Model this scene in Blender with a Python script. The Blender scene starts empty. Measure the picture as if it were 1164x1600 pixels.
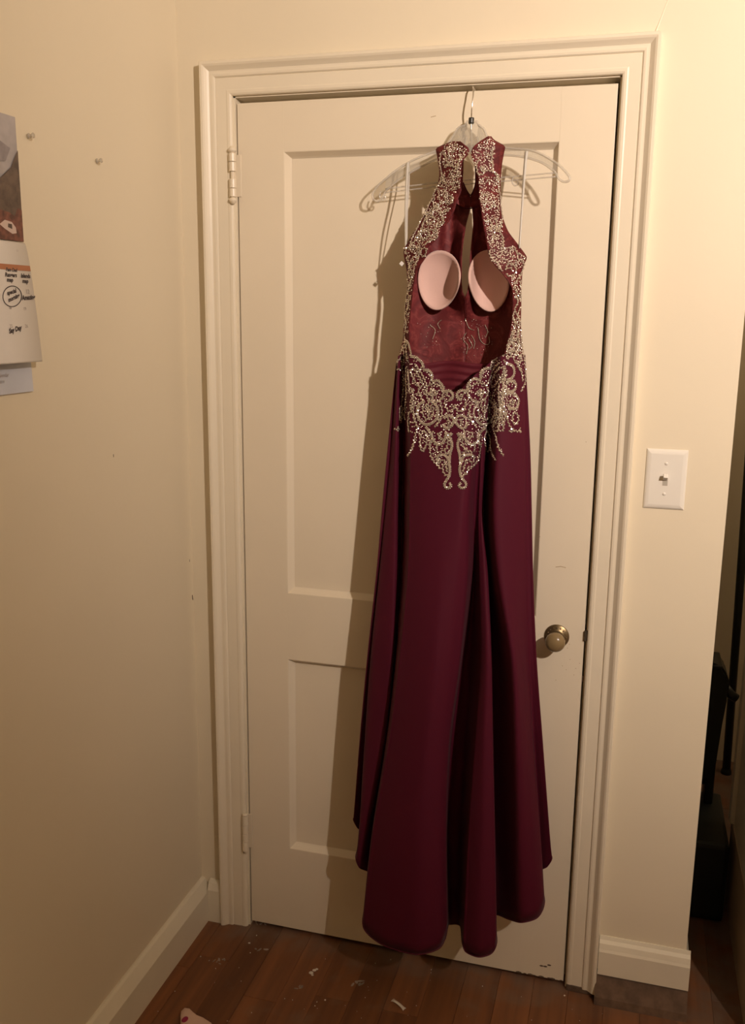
import bpy, bmesh, math, random
from mathutils import Vector, Matrix
from mathutils.bvhtree import BVHTree

random.seed(7)
C = bpy.context.scene.collection
sc = bpy.context.scene

# ------------------------------------------------------------------ camera, world, light, exposure
CAM = Vector((0.88521, -2.02772, 1.57607))
FPX, YAW, PITCH, ROLL = 1455.24, 0.27194, -0.20929, 0.01114
_cy, _sy, _cp, _sp = math.cos(YAW), math.sin(YAW), math.cos(PITCH), math.sin(PITCH)
FWD = Vector((-_sy * _cp, _cy * _cp, _sp))
_r0 = Vector((_cy, _sy, 0)); _u0 = _r0.cross(FWD)
RIGHT = math.cos(ROLL) * _r0 + math.sin(ROLL) * _u0
UP = -math.sin(ROLL) * _r0 + math.cos(ROLL) * _u0
cam_d = bpy.data.cameras.new('camera')
cam_d.sensor_fit = 'VERTICAL'; cam_d.sensor_height = 36.0; cam_d.sensor_width = 36.0
cam_d.lens = FPX / 1600 * 36.0
cam_d.clip_start = 0.02
cam = bpy.data.objects.new('camera', cam_d); C.objects.link(cam)
cam.matrix_world = Matrix(((RIGHT.x, UP.x, -FWD.x, CAM.x), (RIGHT.y, UP.y, -FWD.y, CAM.y),
                           (RIGHT.z, UP.z, -FWD.z, CAM.z), (0, 0, 0, 1)))
sc.camera = cam

world = bpy.data.worlds.new('world'); sc.world = world; world.use_nodes = True
world.node_tree.nodes['Background'].inputs[0].default_value = (1.0, 0.80, 0.56, 1)
world.node_tree.nodes['Background'].inputs[1].default_value = 0.02

lamp_d = bpy.data.lights.new('ceiling_bulb', 'SPOT')          # a bulb under a shade, near the ceiling to the right
lamp_d.energy = 376; lamp_d.color = (1.0, 0.838, 0.725); lamp_d.shadow_soft_size = 0.028
lamp_d.spot_size = math.radians(101); lamp_d.spot_blend = 1.0
lamp = bpy.data.objects.new('ceiling_bulb', lamp_d); C.objects.link(lamp)
lamp.location = (2.2, -2.3, 2.5)
lamp.rotation_euler = (Vector((1.55, 0.0, 2.35)) - lamp.location).to_track_quat('-Z', 'Y').to_euler()

recess_fill_d = bpy.data.lights.new('recess_fill_light', 'POINT')            # added fill light, no lamp seen, brightens the space beyond the gap
recess_fill_d.energy = 8.5; recess_fill_d.color = (1.0, 0.80, 0.58); recess_fill_d.shadow_soft_size = 0.05
recess_fill = bpy.data.objects.new('recess_fill_light', recess_fill_d); C.objects.link(recess_fill); recess_fill.location = (1.95, 0.85, 2.3)

sc.view_settings.view_transform = 'Standard'
sc.view_settings.look = 'None'
sc.view_settings.gamma = 1.0
sc.view_settings.use_curve_mapping = False
sc.view_settings.exposure = 0.0

# ------------------------------------------------------------------ measuring helpers: a photograph point on a known plane
def ray(u, v):
    return ((u - 582) / FPX) * RIGHT + ((800 - v) / FPX) * UP + FWD
def at(u, v, Y):
    d = ray(u, v); return CAM + d * ((Y - CAM.y) / d.y)
def atz(u, v, Z):
    d = ray(u, v); return CAM + d * ((Z - CAM.z) / d.z)
def atx(u, v, X):
    d = ray(u, v); return CAM + d * ((X - CAM.x) / d.x)

# ------------------------------------------------------------------ materials
def mat(name, col, rough=0.5, metal=0.0, bump=0.0, bscale=200.0, var=0.0, vscale=6.0, spec=0.5, sheen=0.0, coat=0.0, var2=None):
    m = bpy.data.materials.new(name); m.use_nodes = True
    nt = m.node_tree; b = nt.nodes['Principled BSDF']
    b.inputs['Roughness'].default_value = rough; b.inputs['Metallic'].default_value = metal
    b.inputs['Specular IOR Level'].default_value = spec
    b.inputs['Sheen Weight'].default_value = sheen; b.inputs['Sheen Roughness'].default_value = 0.4
    b.inputs['Coat Weight'].default_value = coat
    tc = nt.nodes.new('ShaderNodeTexCoord')
    if var > 0:
        n = nt.nodes.new('ShaderNodeTexNoise'); n.inputs['Scale'].default_value = vscale
        n.inputs['Detail'].default_value = 5; nt.links.new(tc.outputs['Object'], n.inputs['Vector'])
        r = nt.nodes.new('ShaderNodeValToRGB')
        c2 = var2 if var2 else tuple(c * (1 - var) for c in col)
        r.color_ramp.elements[0].position = 0.35; r.color_ramp.elements[1].position = 0.65
        r.color_ramp.elements[0].color = (*c2, 1); r.color_ramp.elements[1].color = (*col, 1)
        nt.links.new(n.outputs['Fac'], r.inputs['Fac']); nt.links.new(r.outputs['Color'], b.inputs['Base Color'])
    else:
        b.inputs['Base Color'].default_value = (*col, 1)
    if bump > 0:
        n = nt.nodes.new('ShaderNodeTexNoise'); n.inputs['Scale'].default_value = bscale
        n.inputs['Detail'].default_value = 3; nt.links.new(tc.outputs['Object'], n.inputs['Vector'])
        bp = nt.nodes.new('ShaderNodeBump'); bp.inputs['Strength'].default_value = bump; bp.inputs['Distance'].default_value = 0.002
        nt.links.new(n.outputs['Fac'], bp.inputs['Height']); nt.links.new(bp.outputs['Normal'], b.inputs['Normal'])
    return m

def clear_mat(name, tint, alpha, rough=0.08):
    m = bpy.data.materials.new(name); m.use_nodes = True; nt = m.node_tree
    for n in list(nt.nodes): nt.nodes.remove(n)
    out = nt.nodes.new('ShaderNodeOutputMaterial')
    tr = nt.nodes.new('ShaderNodeBsdfTransparent'); tr.inputs[0].default_value = (*tint, 1)
    pb = nt.nodes.new('ShaderNodeBsdfPrincipled'); pb.inputs['Base Color'].default_value = (0.75, 0.72, 0.66, 1)
    pb.inputs['Roughness'].default_value = rough; pb.inputs['Specular IOR Level'].default_value = 0.9
    mx = nt.nodes.new('ShaderNodeMixShader'); mx.inputs[0].default_value = alpha
    nt.links.new(tr.outputs[0], mx.inputs[1]); nt.links.new(pb.outputs[0], mx.inputs[2]); nt.links.new(mx.outputs[0], out.inputs[0])
    return m

WALLC = (0.77, 0.68, 0.515)
M_wall = mat('wall_paint', WALLC, 0.45, bump=0.12, bscale=60, var=0.025, vscale=3, spec=0.35)
M_trim = mat('trim_paint', (0.79, 0.705, 0.55), 0.32, bump=0.10, bscale=45, var=0.03, vscale=7, spec=0.4)
M_door = mat('door_paint', (0.78, 0.685, 0.53), 0.34, bump=0.10, bscale=40, var=0.03, vscale=5, spec=0.4)
M_base = mat('baseboard_paint', (0.80, 0.73, 0.58), 0.38, bump=0.1, bscale=50, var=0.05, vscale=9, spec=0.4)
M_ceil = mat('ceiling_paint', (0.80, 0.74, 0.62), 0.8)
M_dirt = mat('grimy_wood', (0.17, 0.105, 0.065), 0.8, var=0.5, vscale=30)
M_gap = mat('dark_gap', (0.05, 0.035, 0.02), 0.9)
M_brass = mat('aged_brass', (0.26, 0.19, 0.10), 0.36, metal=0.8, bump=0.15, bscale=120, var=0.3, vscale=25)
M_knob = mat('tarnished_knob', (0.25, 0.175, 0.085), 0.24, var=0.15, vscale=20, spec=0.4)
M_plate = mat('switch_plastic', (0.78, 0.74, 0.66), 0.3, spec=0.5)
M_white = mat('white_paper', (0.80, 0.76, 0.72), 0.7, var=0.04, vscale=12)
M_blue = mat('bluish_paper', (0.58, 0.60, 0.67), 0.7, var=0.06, vscale=14)
M_band = mat('brown_print', (0.42, 0.17, 0.08), 0.6)
M_ink = mat('black_ink', (0.055, 0.04, 0.04), 0.6)
M_greyink = mat('grey_ink', (0.42, 0.37, 0.35), 0.7)
M_lineink = mat('line_ink', (0.66, 0.60, 0.58), 0.7)
M_photo_sky = mat('print_sky', (0.50, 0.46, 0.46), 0.45, var=0.3, vscale=18)
M_photo_mtn = mat('print_mountain', (0.075, 0.048, 0.034), 0.45, var=0.5, vscale=60, var2=(0.15, 0.10, 0.07))
M_photo_red = mat('print_foliage', (0.24, 0.085, 0.055), 0.45, var=0.6, vscale=90)
M_photo_pale = mat('print_roof', (0.62, 0.48, 0.42), 0.45)
M_black = mat('black_plastic', (0.010, 0.013, 0.012), 0.45, spec=0.4)
M_blackm = mat('black_metal', (0.02, 0.022, 0.02), 0.35, metal=0.4)
M_wire = mat('chrome_wire', (0.80, 0.76, 0.70), 0.16, metal=1.0)
M_clear = clear_mat('clear_plastic', (0.92, 0.90, 0.86), 0.34)
M_clear2 = clear_mat('clear_plastic_web', (0.93, 0.92, 0.89), 0.20)
M_ribbon = clear_mat('sheer_white_ribbon', (0.95, 0.93, 0.90), 0.62, 0.35)
M_pin = clear_mat('clear_pin', (0.85, 0.82, 0.76), 0.35)
M_cup = mat('pink_foam_cup', (0.68, 0.45, 0.39), 0.75, sheen=0.2, bump=0.1, bscale=300)
M_pinkcloth = mat('pale_pink_cloth', (0.72, 0.50, 0.40), 0.85, bump=0.3, bscale=300)
M_magenta = mat('magenta_print', (0.30, 0.015, 0.07), 0.8)
M_paper = mat('scrap_paper', (0.70, 0.62, 0.52), 0.8)
M_satin = mat('burgundy_satin', (0.076, 0.0056, 0.0180), 0.62, spec=0.16, sheen=0.04, bump=0.05, bscale=500)
M_satin_in = mat('burgundy_lining', (0.110, 0.011, 0.019), 0.65, spec=0.2, sheen=0.05)
M_thread = mat('silver_thread', (0.36, 0.29, 0.22), 0.45, metal=0.6, bump=0.5, bscale=900)
M_stone = mat('rhinestone', (0.80, 0.73, 0.64), 0.18, metal=0.8, spec=0.8)
M_spark = mat('bright_rhinestone', (0.90, 0.95, 1.0), 0.05, metal=1.0)

def lace_mat():
    m = bpy.data.materials.new('burgundy_lace'); m.use_nodes = True; nt = m.node_tree; b = nt.nodes['Principled BSDF']
    tc = nt.nodes.new('ShaderNodeTexCoord')
    n = nt.nodes.new('ShaderNodeTexNoise'); n.inputs['Scale'].default_value = 26; n.inputs['Detail'].default_value = 2
    n.inputs['Distortion'].default_value = 2.2
    nt.links.new(tc.outputs['Object'], n.inputs['Vector'])
    r = nt.nodes.new('ShaderNodeValToRGB')
    e = r.color_ramp.elements
    e[0].position = 0.42; e[0].color = (0.115, 0.016, 0.018, 1)
    e[1].position = 0.56; e[1].color = (0.165, 0.024, 0.026, 1)
    e2 = e.new(0.61); e2.color = (0.205, 0.042, 0.040, 1)
    e3 = e.new(0.64); e3.color = (0.155, 0.022, 0.024, 1)
    nt.links.new(n.outputs['Fac'], r.inputs['Fac']); nt.links.new(r.outputs['Color'], b.inputs['Base Color'])
    b.inputs['Roughness'].default_value = 0.6; b.inputs['Specular IOR Level'].default_value = 0.25
    bp = nt.nodes.new('ShaderNodeBump'); bp.inputs['Strength'].default_value = 0.5; bp.inputs['Distance'].default_value = 0.002
    nt.links.new(n.outputs['Fac'], bp.inputs['Height']); nt.links.new(bp.outputs['Normal'], b.inputs['Normal'])
    return m
M_lace = lace_mat()
def sheer_lace():
    m = M_lace.copy(); m.name = 'sheer_burgundy_lace'; nt = m.node_tree
    out = nt.nodes['Material Output']; pb = nt.nodes['Principled BSDF']
    tr = nt.nodes.new('ShaderNodeBsdfTransparent'); tr.inputs[0].default_value = (0.75, 0.42, 0.38, 1)
    mx = nt.nodes.new('ShaderNodeMixShader'); mx.inputs[0].default_value = 0.66
    nt.links.new(tr.outputs[0], mx.inputs[1]); nt.links.new(pb.outputs[0], mx.inputs[2]); nt.links.new(mx.outputs[0], out.inputs[0])
    return m
M_sheer = sheer_lace()

def wood_mat(name, base, dark):
    m = bpy.data.materials.new(name); m.use_nodes = True; nt = m.node_tree; b = nt.nodes['Principled BSDF']
    tc = nt.nodes.new('ShaderNodeTexCoord'); oi = nt.nodes.new('ShaderNodeObjectInfo')
    mp = nt.nodes.new('ShaderNodeMapping'); mp.inputs['Scale'].default_value = (28, 1.6, 6)
    ad = nt.nodes.new('ShaderNodeVectorMath'); ad.operation = 'ADD'
    nt.links.new(tc.outputs['Object'], ad.inputs[0]); nt.links.new(oi.outputs['Random'], ad.inputs[1])
    nt.links.new(ad.outputs[0], mp.inputs['Vector'])
    n = nt.nodes.new('ShaderNodeTexNoise'); n.inputs['Scale'].default_value = 1.4; n.inputs['Detail'].default_value = 6
    nt.links.new(mp.outputs[0], n.inputs['Vector'])
    r = nt.nodes.new('ShaderNodeValToRGB'); r.color_ramp.elements[0].position = 0.3; r.color_ramp.elements[1].position = 0.7
    r.color_ramp.elements[0].color = (*dark, 1); r.color_ramp.elements[1].color = (*base, 1)
    nt.links.new(n.outputs['Fac'], r.inputs['Fac'])
    # per-plank tone and dusty scuffs
    mm = nt.nodes.new('ShaderNodeMapRange'); mm.inputs['To Min'].default_value = 0.70; mm.inputs['To Max'].default_value = 1.25
    nt.links.new(oi.outputs['Random'], mm.inputs['Value'])
    mul = nt.nodes.new('ShaderNodeVectorMath'); mul.operation = 'SCALE'
    nt.links.new(r.outputs['Color'], mul.inputs[0]); nt.links.new(mm.outputs[0], mul.inputs['Scale'])
    g = nt.nodes.new('ShaderNodeNewGeometry')
    d = nt.nodes.new('ShaderNodeTexNoise'); d.inputs['Scale'].default_value = 9; d.inputs['Detail'].default_value = 6
    nt.links.new(g.outputs['Position'], d.inputs['Vector'])
    dr = nt.nodes.new('ShaderNodeValToRGB'); dr.color_ramp.elements[0].position = 0.56; dr.color_ramp.elements[1].position = 0.80
    dr.color_ramp.elements[0].color = (0, 0, 0, 1); dr.color_ramp.elements[1].color = (0.55, 0.55, 0.55, 1)
    nt.links.new(d.outputs['Fac'], dr.inputs['Fac'])
    mx = nt.nodes.new('ShaderNodeMix'); mx.data_type = 'RGBA'
    nt.links.new(dr.outputs['Color'], mx.inputs['Factor']); nt.links.new(mul.outputs[0], mx.inputs[6])
    mx.inputs[7].default_value = (0.20, 0.145, 0.10, 1)
    # grime left along the foot of the door wall
    sx = nt.nodes.new('ShaderNodeSeparateXYZ'); nt.links.new(g.outputs['Position'], sx.inputs[0])
    gm = nt.nodes.new('ShaderNodeMapRange'); gm.inputs['From Min'].default_value = -0.10; gm.inputs['From Max'].default_value = -0.01
    gm.inputs['To Min'].default_value = 0.0; gm.inputs['To Max'].default_value = 0.62; nt.links.new(sx.outputs['Y'], gm.inputs['Value'])
    gn = nt.nodes.new('ShaderNodeMath'); gn.operation = 'MULTIPLY'; nt.links.new(gm.outputs[0], gn.inputs[0])
    d2 = nt.nodes.new('ShaderNodeTexNoise'); d2.inputs['Scale'].default_value = 14; d2.inputs['Detail'].default_value = 4
    nt.links.new(g.outputs['Position'], d2.inputs['Vector'])
    dm = nt.nodes.new('ShaderNodeMapRange'); dm.inputs['From Min'].default_value = 0.3; dm.inputs['From Max'].default_value = 0.6
    nt.links.new(d2.outputs['Fac'], dm.inputs['Value']); nt.links.new(dm.outputs[0], gn.inputs[1])
    mg = nt.nodes.new('ShaderNodeMix'); mg.data_type = 'RGBA'; nt.links.new(gn.outputs[0], mg.inputs['Factor'])
    nt.links.new(mx.outputs[2], mg.inputs[6]); mg.inputs[7].default_value = (0.17, 0.125, 0.095, 1)
    nt.links.new(mg.outputs[2], b.inputs['Base Color'])
    b.inputs['Roughness'].default_value = 0.5; b.inputs['Specular IOR Level'].default_value = 0.3
    return m
M_plank = wood_mat('oak_plank', (0.240, 0.092, 0.034), (0.140, 0.054, 0.023))
M_subfloor = mat('subfloor', (0.03, 0.02, 0.012), 0.9)

# ------------------------------------------------------------------ mesh helpers
def link(o, parent=None):
    C.objects.link(o)
    if parent is not None:
        o.parent = parent
        o.matrix_parent_inverse = Matrix.Translation(-parent.location)
    return o
def obj(name, bm, mats, parent=None, smooth=False, label=None):
    me = bpy.data.meshes.new(name)
    bmesh.ops.recalc_face_normals(bm, faces=bm.faces) if smooth != 'keep' else None
    bm.to_mesh(me); bm.free()
    for m in (mats if isinstance(mats, (list, tuple)) else [mats]): me.materials.append(m)
    if smooth:
        for p in me.polygons: p.use_smooth = True
    o = bpy.data.objects.new(name, me)
    link(o, parent)
    if label: o['label'] = label
    return o
def empty(name, loc, label, cat, group=None):
    o = bpy.data.objects.new(name, None); o.location = loc; C.objects.link(o)
    o['label'] = label; o['category'] = cat
    if group: o['group'] = group
    return o
def tag(o, label, cat, group=None):
    o['label'] = label; o['category'] = cat
    if group: o['group'] = group
    return o
def struct(o):
    o['kind'] = 'structure'; return o
def box(bm, x0, x1, y0, y1, z0, z1, bev=0.0, seg=2):
    r = bmesh.ops.create_cube(bm, size=1.0)
    vs = r['verts']
    for v in vs:
        v.co = Vector(((x0 + x1) / 2 + v.co.x * (x1 - x0), (y0 + y1) / 2 + v.co.y * (y1 - y0), (z0 + z1) / 2 + v.co.z * (z1 - z0)))
    if bev > 0:
        es = list({e for v in vs for e in v.link_edges})
        bmesh.ops.bevel(bm, geom=es, offset=bev, segments=seg, affect='EDGES', profile=0.6)
    return vs
def tube(bm, pts, r, n=8, closed=False, cap=True, mi=0, squash=None):
    """round tube along points; r number or per-point list"""
    pts = [Vector(p) for p in pts]; N = len(pts)
    rings = []; up = None
    for i, p in enumerate(pts):
        if closed: t = pts[(i + 1) % N] - pts[i - 1]
        else: t = pts[min(i + 1, N - 1)] - pts[max(i - 1, 0)]
        if t.length < 1e-9: t = Vector((0, 0, 1))
        t.normalize()
        if up is None:
            up = Vector((0, 1, 0)) if abs(t.y) < 0.9 else Vector((1, 0, 0))
        a = up - t * up.dot(t)
        if a.length < 1e-6: a = t.orthogonal()
        a.normalize(); b = t.cross(a); up = a
        rr = r[i] if isinstance(r, (list, tuple)) else r
        sa, sb = (1, 1) if squash is None else squash
        rings.append([bm.verts.new(p + a * math.cos(k * 2 * math.pi / n) * rr * sa + b * math.sin(k * 2 * math.pi / n) * rr * sb) for k in range(n)])
    for i in range(N if closed else N - 1):
        A, B = rings[i], rings[(i + 1) % N]
        for k in range(n):
            f = bm.faces.new((A[k], A[(k + 1) % n], B[(k + 1) % n], B[k])); f.material_index = mi
    if cap and not closed:
        for R_ in (rings[0], rings[-1]):
            f = bm.faces.new(R_); f.material_index = mi
def lathe(bm, prof, origin, axis, n=24, mi=0):
    """prof: list of (distance along axis, radius)"""
    axis = Vector(axis).normalized(); a = axis.orthogonal().normalized(); b = axis.cross(a); origin = Vector(origin)
    rings = []
    for d, r in prof:
        c = origin + axis * d
        if r < 1e-6: rings.append([bm.verts.new(c)])
        else: rings.append([bm.verts.new(c + (a * math.cos(k * 2 * math.pi / n) + b * math.sin(k * 2 * math.pi / n)) * r) for k in range(n)])
    for A, B in zip(rings, rings[1:]):
        for k in range(n):
            k2 = (k + 1) % n
            if len(A) == 1 and len(B) == 1: continue
            if len(A) == 1: f = bm.faces.new((A[0], B[k2], B[k]))
            elif len(B) == 1: f = bm.faces.new((A[k], A[k2], B[0]))
            else: f = bm.faces.new((A[k], A[k2], B[k2], B[k]))
            f.material_index = mi
def cr(pts, n=8, closed=False, tens=0.5):
    """Catmull-Rom through points (Vectors or tuples)"""
    P = [Vector(p) for p in pts]; N = len(P); out = []
    for i in range(N if closed else N - 1):
        p1, p2 = P[i], P[(i + 1) % N]
        p0 = P[i - 1] if (closed or i > 0) else p1
        p3 = P[(i + 2) % N] if (closed or i + 2 < N) else p2
        m1, m2 = (p2 - p0) * tens, (p3 - p1) * tens
        for k in range(n):
            t = k / n; t2, t3 = t * t, t * t * t
            out.append(p1 * (2 * t3 - 3 * t2 + 1) + m1 * (t3 - 2 * t2 + t) + p2 * (-2 * t3 + 3 * t2) + m2 * (t3 - t2))
    if not closed: out.append(P[-1].copy())
    return out
def lerp_table(tab, y):
    if y <= tab[0][0]: return tab[0][1:]
    for a, b in zip(tab, tab[1:]):
        if y <= b[0]:
            t = (y - a[0]) / (b[0] - a[0] + 1e-9)
            return tuple(a[k] + (b[k] - a[k]) * t for k in range(1, len(a)))
    return tab[-1][1:]
def grid(bm, rows, mi=0, closed=False):
    V = [[bm.verts.new(p) for p in row] for row in rows]
    for a, b in zip(V, V[1:]):
        n = len(a)
        for k in range(n if closed else n - 1):
            k2 = (k + 1) % n
            try:
                f = bm.faces.new((a[k], a[k2], b[k2], b[k])); f.material_index = mi
            except ValueError: pass
    return V
def solid(o, th, off=0.0):
    m = o.modifiers.new('thickness', 'SOLIDIFY'); m.thickness = th; m.offset = off
    return o

# ------------------------------------------------------------------ the room
XL = -0.1421          # left wall face
XR = 1.0853           # end of the door wall
FZ = -0.012           # floor level
CEIL = 2.72
XFAR, YNEAR = 3.1, -3.3
XW, YW0, YW1 = 1.225, -0.06, 0.50   # wall beyond the gap on the right

def wallbox(name, *a, m=M_wall):
    bm = bmesh.new(); box(bm, *a); return struct(obj(name, bm, m))

# floor: planks running towards the door wall, each its own board
fl = bmesh.new(); box(fl, XL - .1, XFAR + .1, YNEAR - .1, 1.6, FZ - .06, FZ - .016)
floor = struct(obj('floor', fl, M_subfloor))
PW = 0.0825
meshes = {}
def plank_mesh(L):
    k = round(L, 2)
    if k not in meshes:
        bm = bmesh.new(); box(bm, -PW / 2 + .0002, PW / 2 - .0002, -L / 2 + .0002, L / 2 - .0002, -.016, 0, 0.0006, 1)
        me = bpy.data.meshes.new('plank'); bm.to_mesh(me); bm.free(); me.materials.append(M_plank); meshes[k] = me
    return meshes[k]
x = XL + .02; row = 0
while x < XFAR + .05:
    y = 1.5 - random.choice((0.0, .25, .5, .75, 1.0))
    first = True
    while y > YNEAR - .05:
        L = 1.5 - y if first and y < 1.5 else random.choice((0.9, 1.2, 1.5))
        if first and y < 1.5:
            yc = y + L / 2; first = False
            nxt = y
        else:
            first = False; yc = y - L / 2; nxt = y - L
        o = bpy.data.objects.new('plank', plank_mesh(L)); o.location = (x, yc, FZ + random.uniform(-.0006, .0004))
        link(o); o.parent = floor
        y = nxt
    x += PW; row += 1

WALL_LEFT = wallbox('wall_left', XL - .1, XL, YNEAR - .1, 1.6, FZ - .05, CEIL)
wallbox('ceiling', XL - .1, XFAR + .1, YNEAR - .1, 1.6, CEIL, CEIL + .08, m=M_ceil)
wallbox('wall_right', XFAR, XFAR + .1, YNEAR - .1, YW0 + .1, FZ - .05, CEIL)
wallbox('wall_front', XL, XFAR, YNEAR - .1, YNEAR, FZ - .05, CEIL)
# door wall with its opening
bm = bmesh.new()
WY0, WY1 = 0.0, 0.115
OX0, OX1, OZ = -0.016, 0.8288, 2.052
box(bm, XL, OX0, WY0, WY1, FZ - .02, CEIL)
box(bm, OX1, XR, WY0, WY1, FZ - .02, CEIL)
box(bm, OX0, OX1, WY0, WY1, OZ, CEIL)
WALL_BACK = struct(obj('wall_back', bm, M_wall))
# closet void behind the door
wallbox('wall_closet', XL, XR, 0.62, 0.66, FZ - .02, CEIL)
# gap on the right and what encloses it
wallbox('wall_recess', XR - .6, XFAR, 1.36, 1.45, FZ - .02, CEIL)
wallbox('wall_recess_side', XW, XFAR, YW0, YW1, FZ - .02, CEIL)
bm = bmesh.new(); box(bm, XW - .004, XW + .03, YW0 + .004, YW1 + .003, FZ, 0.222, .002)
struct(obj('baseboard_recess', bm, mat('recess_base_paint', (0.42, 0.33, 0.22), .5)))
bm = bmesh.new(); box(bm, XW - .012, XW + .002, YW1 - .030, YW1 + .012, 0.222, CEIL - .01, .003)
struct(obj('trim_2', bm, M_trim))

# ---- door casing (trim_1): one moulded profile, three mitred pieces
PROF = [(0, .0), (0, -.0085), (.0015, -.0110), (.005, -.0128), (.010, -.0132), (.013, -.0126), (.036, -.0134), (.0370, -.0124), (.0380, -.0140),
        (.040, -.0160), (.044, -.0168), (.048, -.0166), (.051, -.0168), (.055, -.0200), (.060, -.0245), (.064, -.0265), (.069, -.0265),
        (.0706, -.0245), (.071, .0)]
trim1 = bpy.data.objects.new('trim_1', None); trim1.location = (0.4, 0, 0); C.objects.link(trim1); trim1['kind'] = 'structure'
IX0, IX1, IZ = -0.0075, 0.8195, 2.0405
def casing(name, kind):
    bm = bmesh.new(); rows = []
    if kind == 'left':  rows = [[Vector((IX0 - d, y, FZ)) for d, y in PROF], [Vector((IX0 - d, y, IZ + d)) for d, y in PROF]]
    if kind == 'right': rows = [[Vector((IX1 + d * .99, y, FZ + .012)) for d, y in PROF], [Vector((IX1 + d * .99, y, IZ + d)) for d, y in PROF]]
    if kind == 'head':  rows = [[Vector((IX0 - d, y, IZ + d)) for d, y in PROF], [Vector((IX1 + d * .99, y, IZ + d)) for d, y in PROF]]
    grid(bm, rows)
    return obj(name, bm, M_trim, trim1)
for k in ('left', 'right', 'head'): casing('casing_board', k)
# jamb lining inside the opening and the stop behind the door
bm = bmesh.new()
box(bm, OX0, -0.0030, -.002, WY1, FZ, OZ); box(bm, 0.8170, OX1, -.002, WY1, FZ, OZ); box(bm, OX0, OX1, -.002, WY1, 2.0375, OZ)
obj('jamb', bm, M_trim, trim1)
bm = bmesh.new(); box(bm, -.0030, .010, .036, .055, FZ, 2.04); box(bm, .806, .8170, .042, .055, FZ, 2.04); box(bm, .010, .806, .036, .055, 2.026, 2.04)
obj('door_stop', bm, M_trim, trim1)
bm = bmesh.new(); box(bm, IX1 + .001, IX1 + .066, -.0150, -.006, FZ, FZ + .016, .002)
obj('grimy_foot', bm, M_dirt, trim1, label='grimy unpainted casing foot')
# paint ridge running up from the casing corner
bm = bmesh.new()
tube(bm, [at(1020, 68, .0005), at(1024, 52, .0015), at(1034, 26, .0020), at(1046, -6, .0020)], [.004, .0030, .0028, .0028], 6)
obj('paint_ridge', bm, M_wall, WALL_BACK, smooth=True)

# ---- baseboards
def extrude_profile(bm, prof, a, b, side):
    """prof: (out, z); from a to b (2D points), out measured along side vector"""
    r0 = [Vector((a[0] + side[0] * d, a[1] + side[1] * d, z)) for d, z in prof]
    r1 = [Vector((b[0] + side[0] * d, b[1] + side[1] * d, z)) for d, z in prof]
    V = grid(bm, [r0, r1]); bm.faces.new(V[0]); bm.faces.new(V[1])
BP = [(0, FZ), (.0255, FZ), (.0255, .074), (.022, .080), (.010, .100), (.004, .104), (0, .104)]
bm = bmesh.new(); extrude_profile(bm, BP, (XL, 0), (XL, YNEAR), (1, 0)); struct(obj('baseboard_left', bm, M_base))
bm = bmesh.new(); extrude_profile(bm, [(0, FZ), (.020, FZ), (.020, .080), (.014, .098), (.004, .104), (0, .104)], (XL + .0257, 0), (IX0 - .0715, 0), (0, -1)); struct(obj('baseboard_back', bm, M_base))
BR = [(0, .053), (.020, .053), (.020, .113), (.017, .119), (.013, .131), (.006, .137), (.003, .145), (0, .145)]
bm = bmesh.new(); extrude_profile(bm, BR, (IX1 + .0712, 0), (XR + .010, 0), (0, -1))
extrude_profile(bm, [(0, .053), (.010, .053), (.010, .113), (.004, .137), (0, .145)], (XR, 0.0), (XR, WY1), (1, 0)); struct(obj('baseboard_right', bm, M_base))
bm = bmesh.new(); extrude_profile(bm, [(0, FZ), (.044, FZ), (.040, .006), (.017, .046), (.010, .0532), (0, .0532)], (IX1 + .068, 0), (XR + .010, 0), (0, -1)); struct(obj('trim_3', bm, mat('worn_shoe_moulding', (0.165, 0.098, 0.060), .8, var=.45, vscale=35)))

# ------------------------------------------------------------------ the door
door = bpy.data.objects.new('door_1', None); door.location = (0.4064, 0, 0); C.objects.link(door); door['kind'] = 'structure'
DW, DH, DT = 0.8128, 2.0262, 0.035
S, ZT, ZB, Z2, Z3 = 0.1087, 1.9226, 0.9135, 0.745, 0.2298
def dpart(name, *a, bev=.0012):
    bm = bmesh.new(); box(bm, *a, bev, 2); return obj(name, bm, M_door, door)
dpart('stile', 0, S, 0, DT, 0, DH, bev=.0004); dpart('stile', DW - S, DW, 0, DT, 0, DH, bev=.0004)
bev0 = 0
dpart('rail', S, DW - S, 0, DT, ZT, DH, bev=bev0); dpart('rail', S, DW - S, 0, DT, Z2, ZB, bev=bev0); dpart('rail', S, DW - S, 0, DT, 0, Z3, bev=bev0)
def panel(z0, z1):
    bm = bmesh.new(); box(bm, S, DW - S, .0178, .028, z0, z1); obj('panel', bm, M_door, door)
    # sloped sticking around the panel
    bm = bmesh.new(); w = .0125
    prof = [(0, .0004), (.0012, .0008), (.0030, .0040), (.0060, .0085), (.0095, .0140), (w, .0175)]
    rows = []
    for d, y in prof:
        rows.append([Vector((S + d, y, z0 + d)), Vector((DW - S - d, y, z0 + d)), Vector((DW - S - d, y, z1 - d)), Vector((S + d, y, z1 - d))])
    grid(bm, rows, closed=True); obj('panel_moulding', bm, M_door, door)
panel(ZB, ZT); panel(Z3, Z2)
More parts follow.
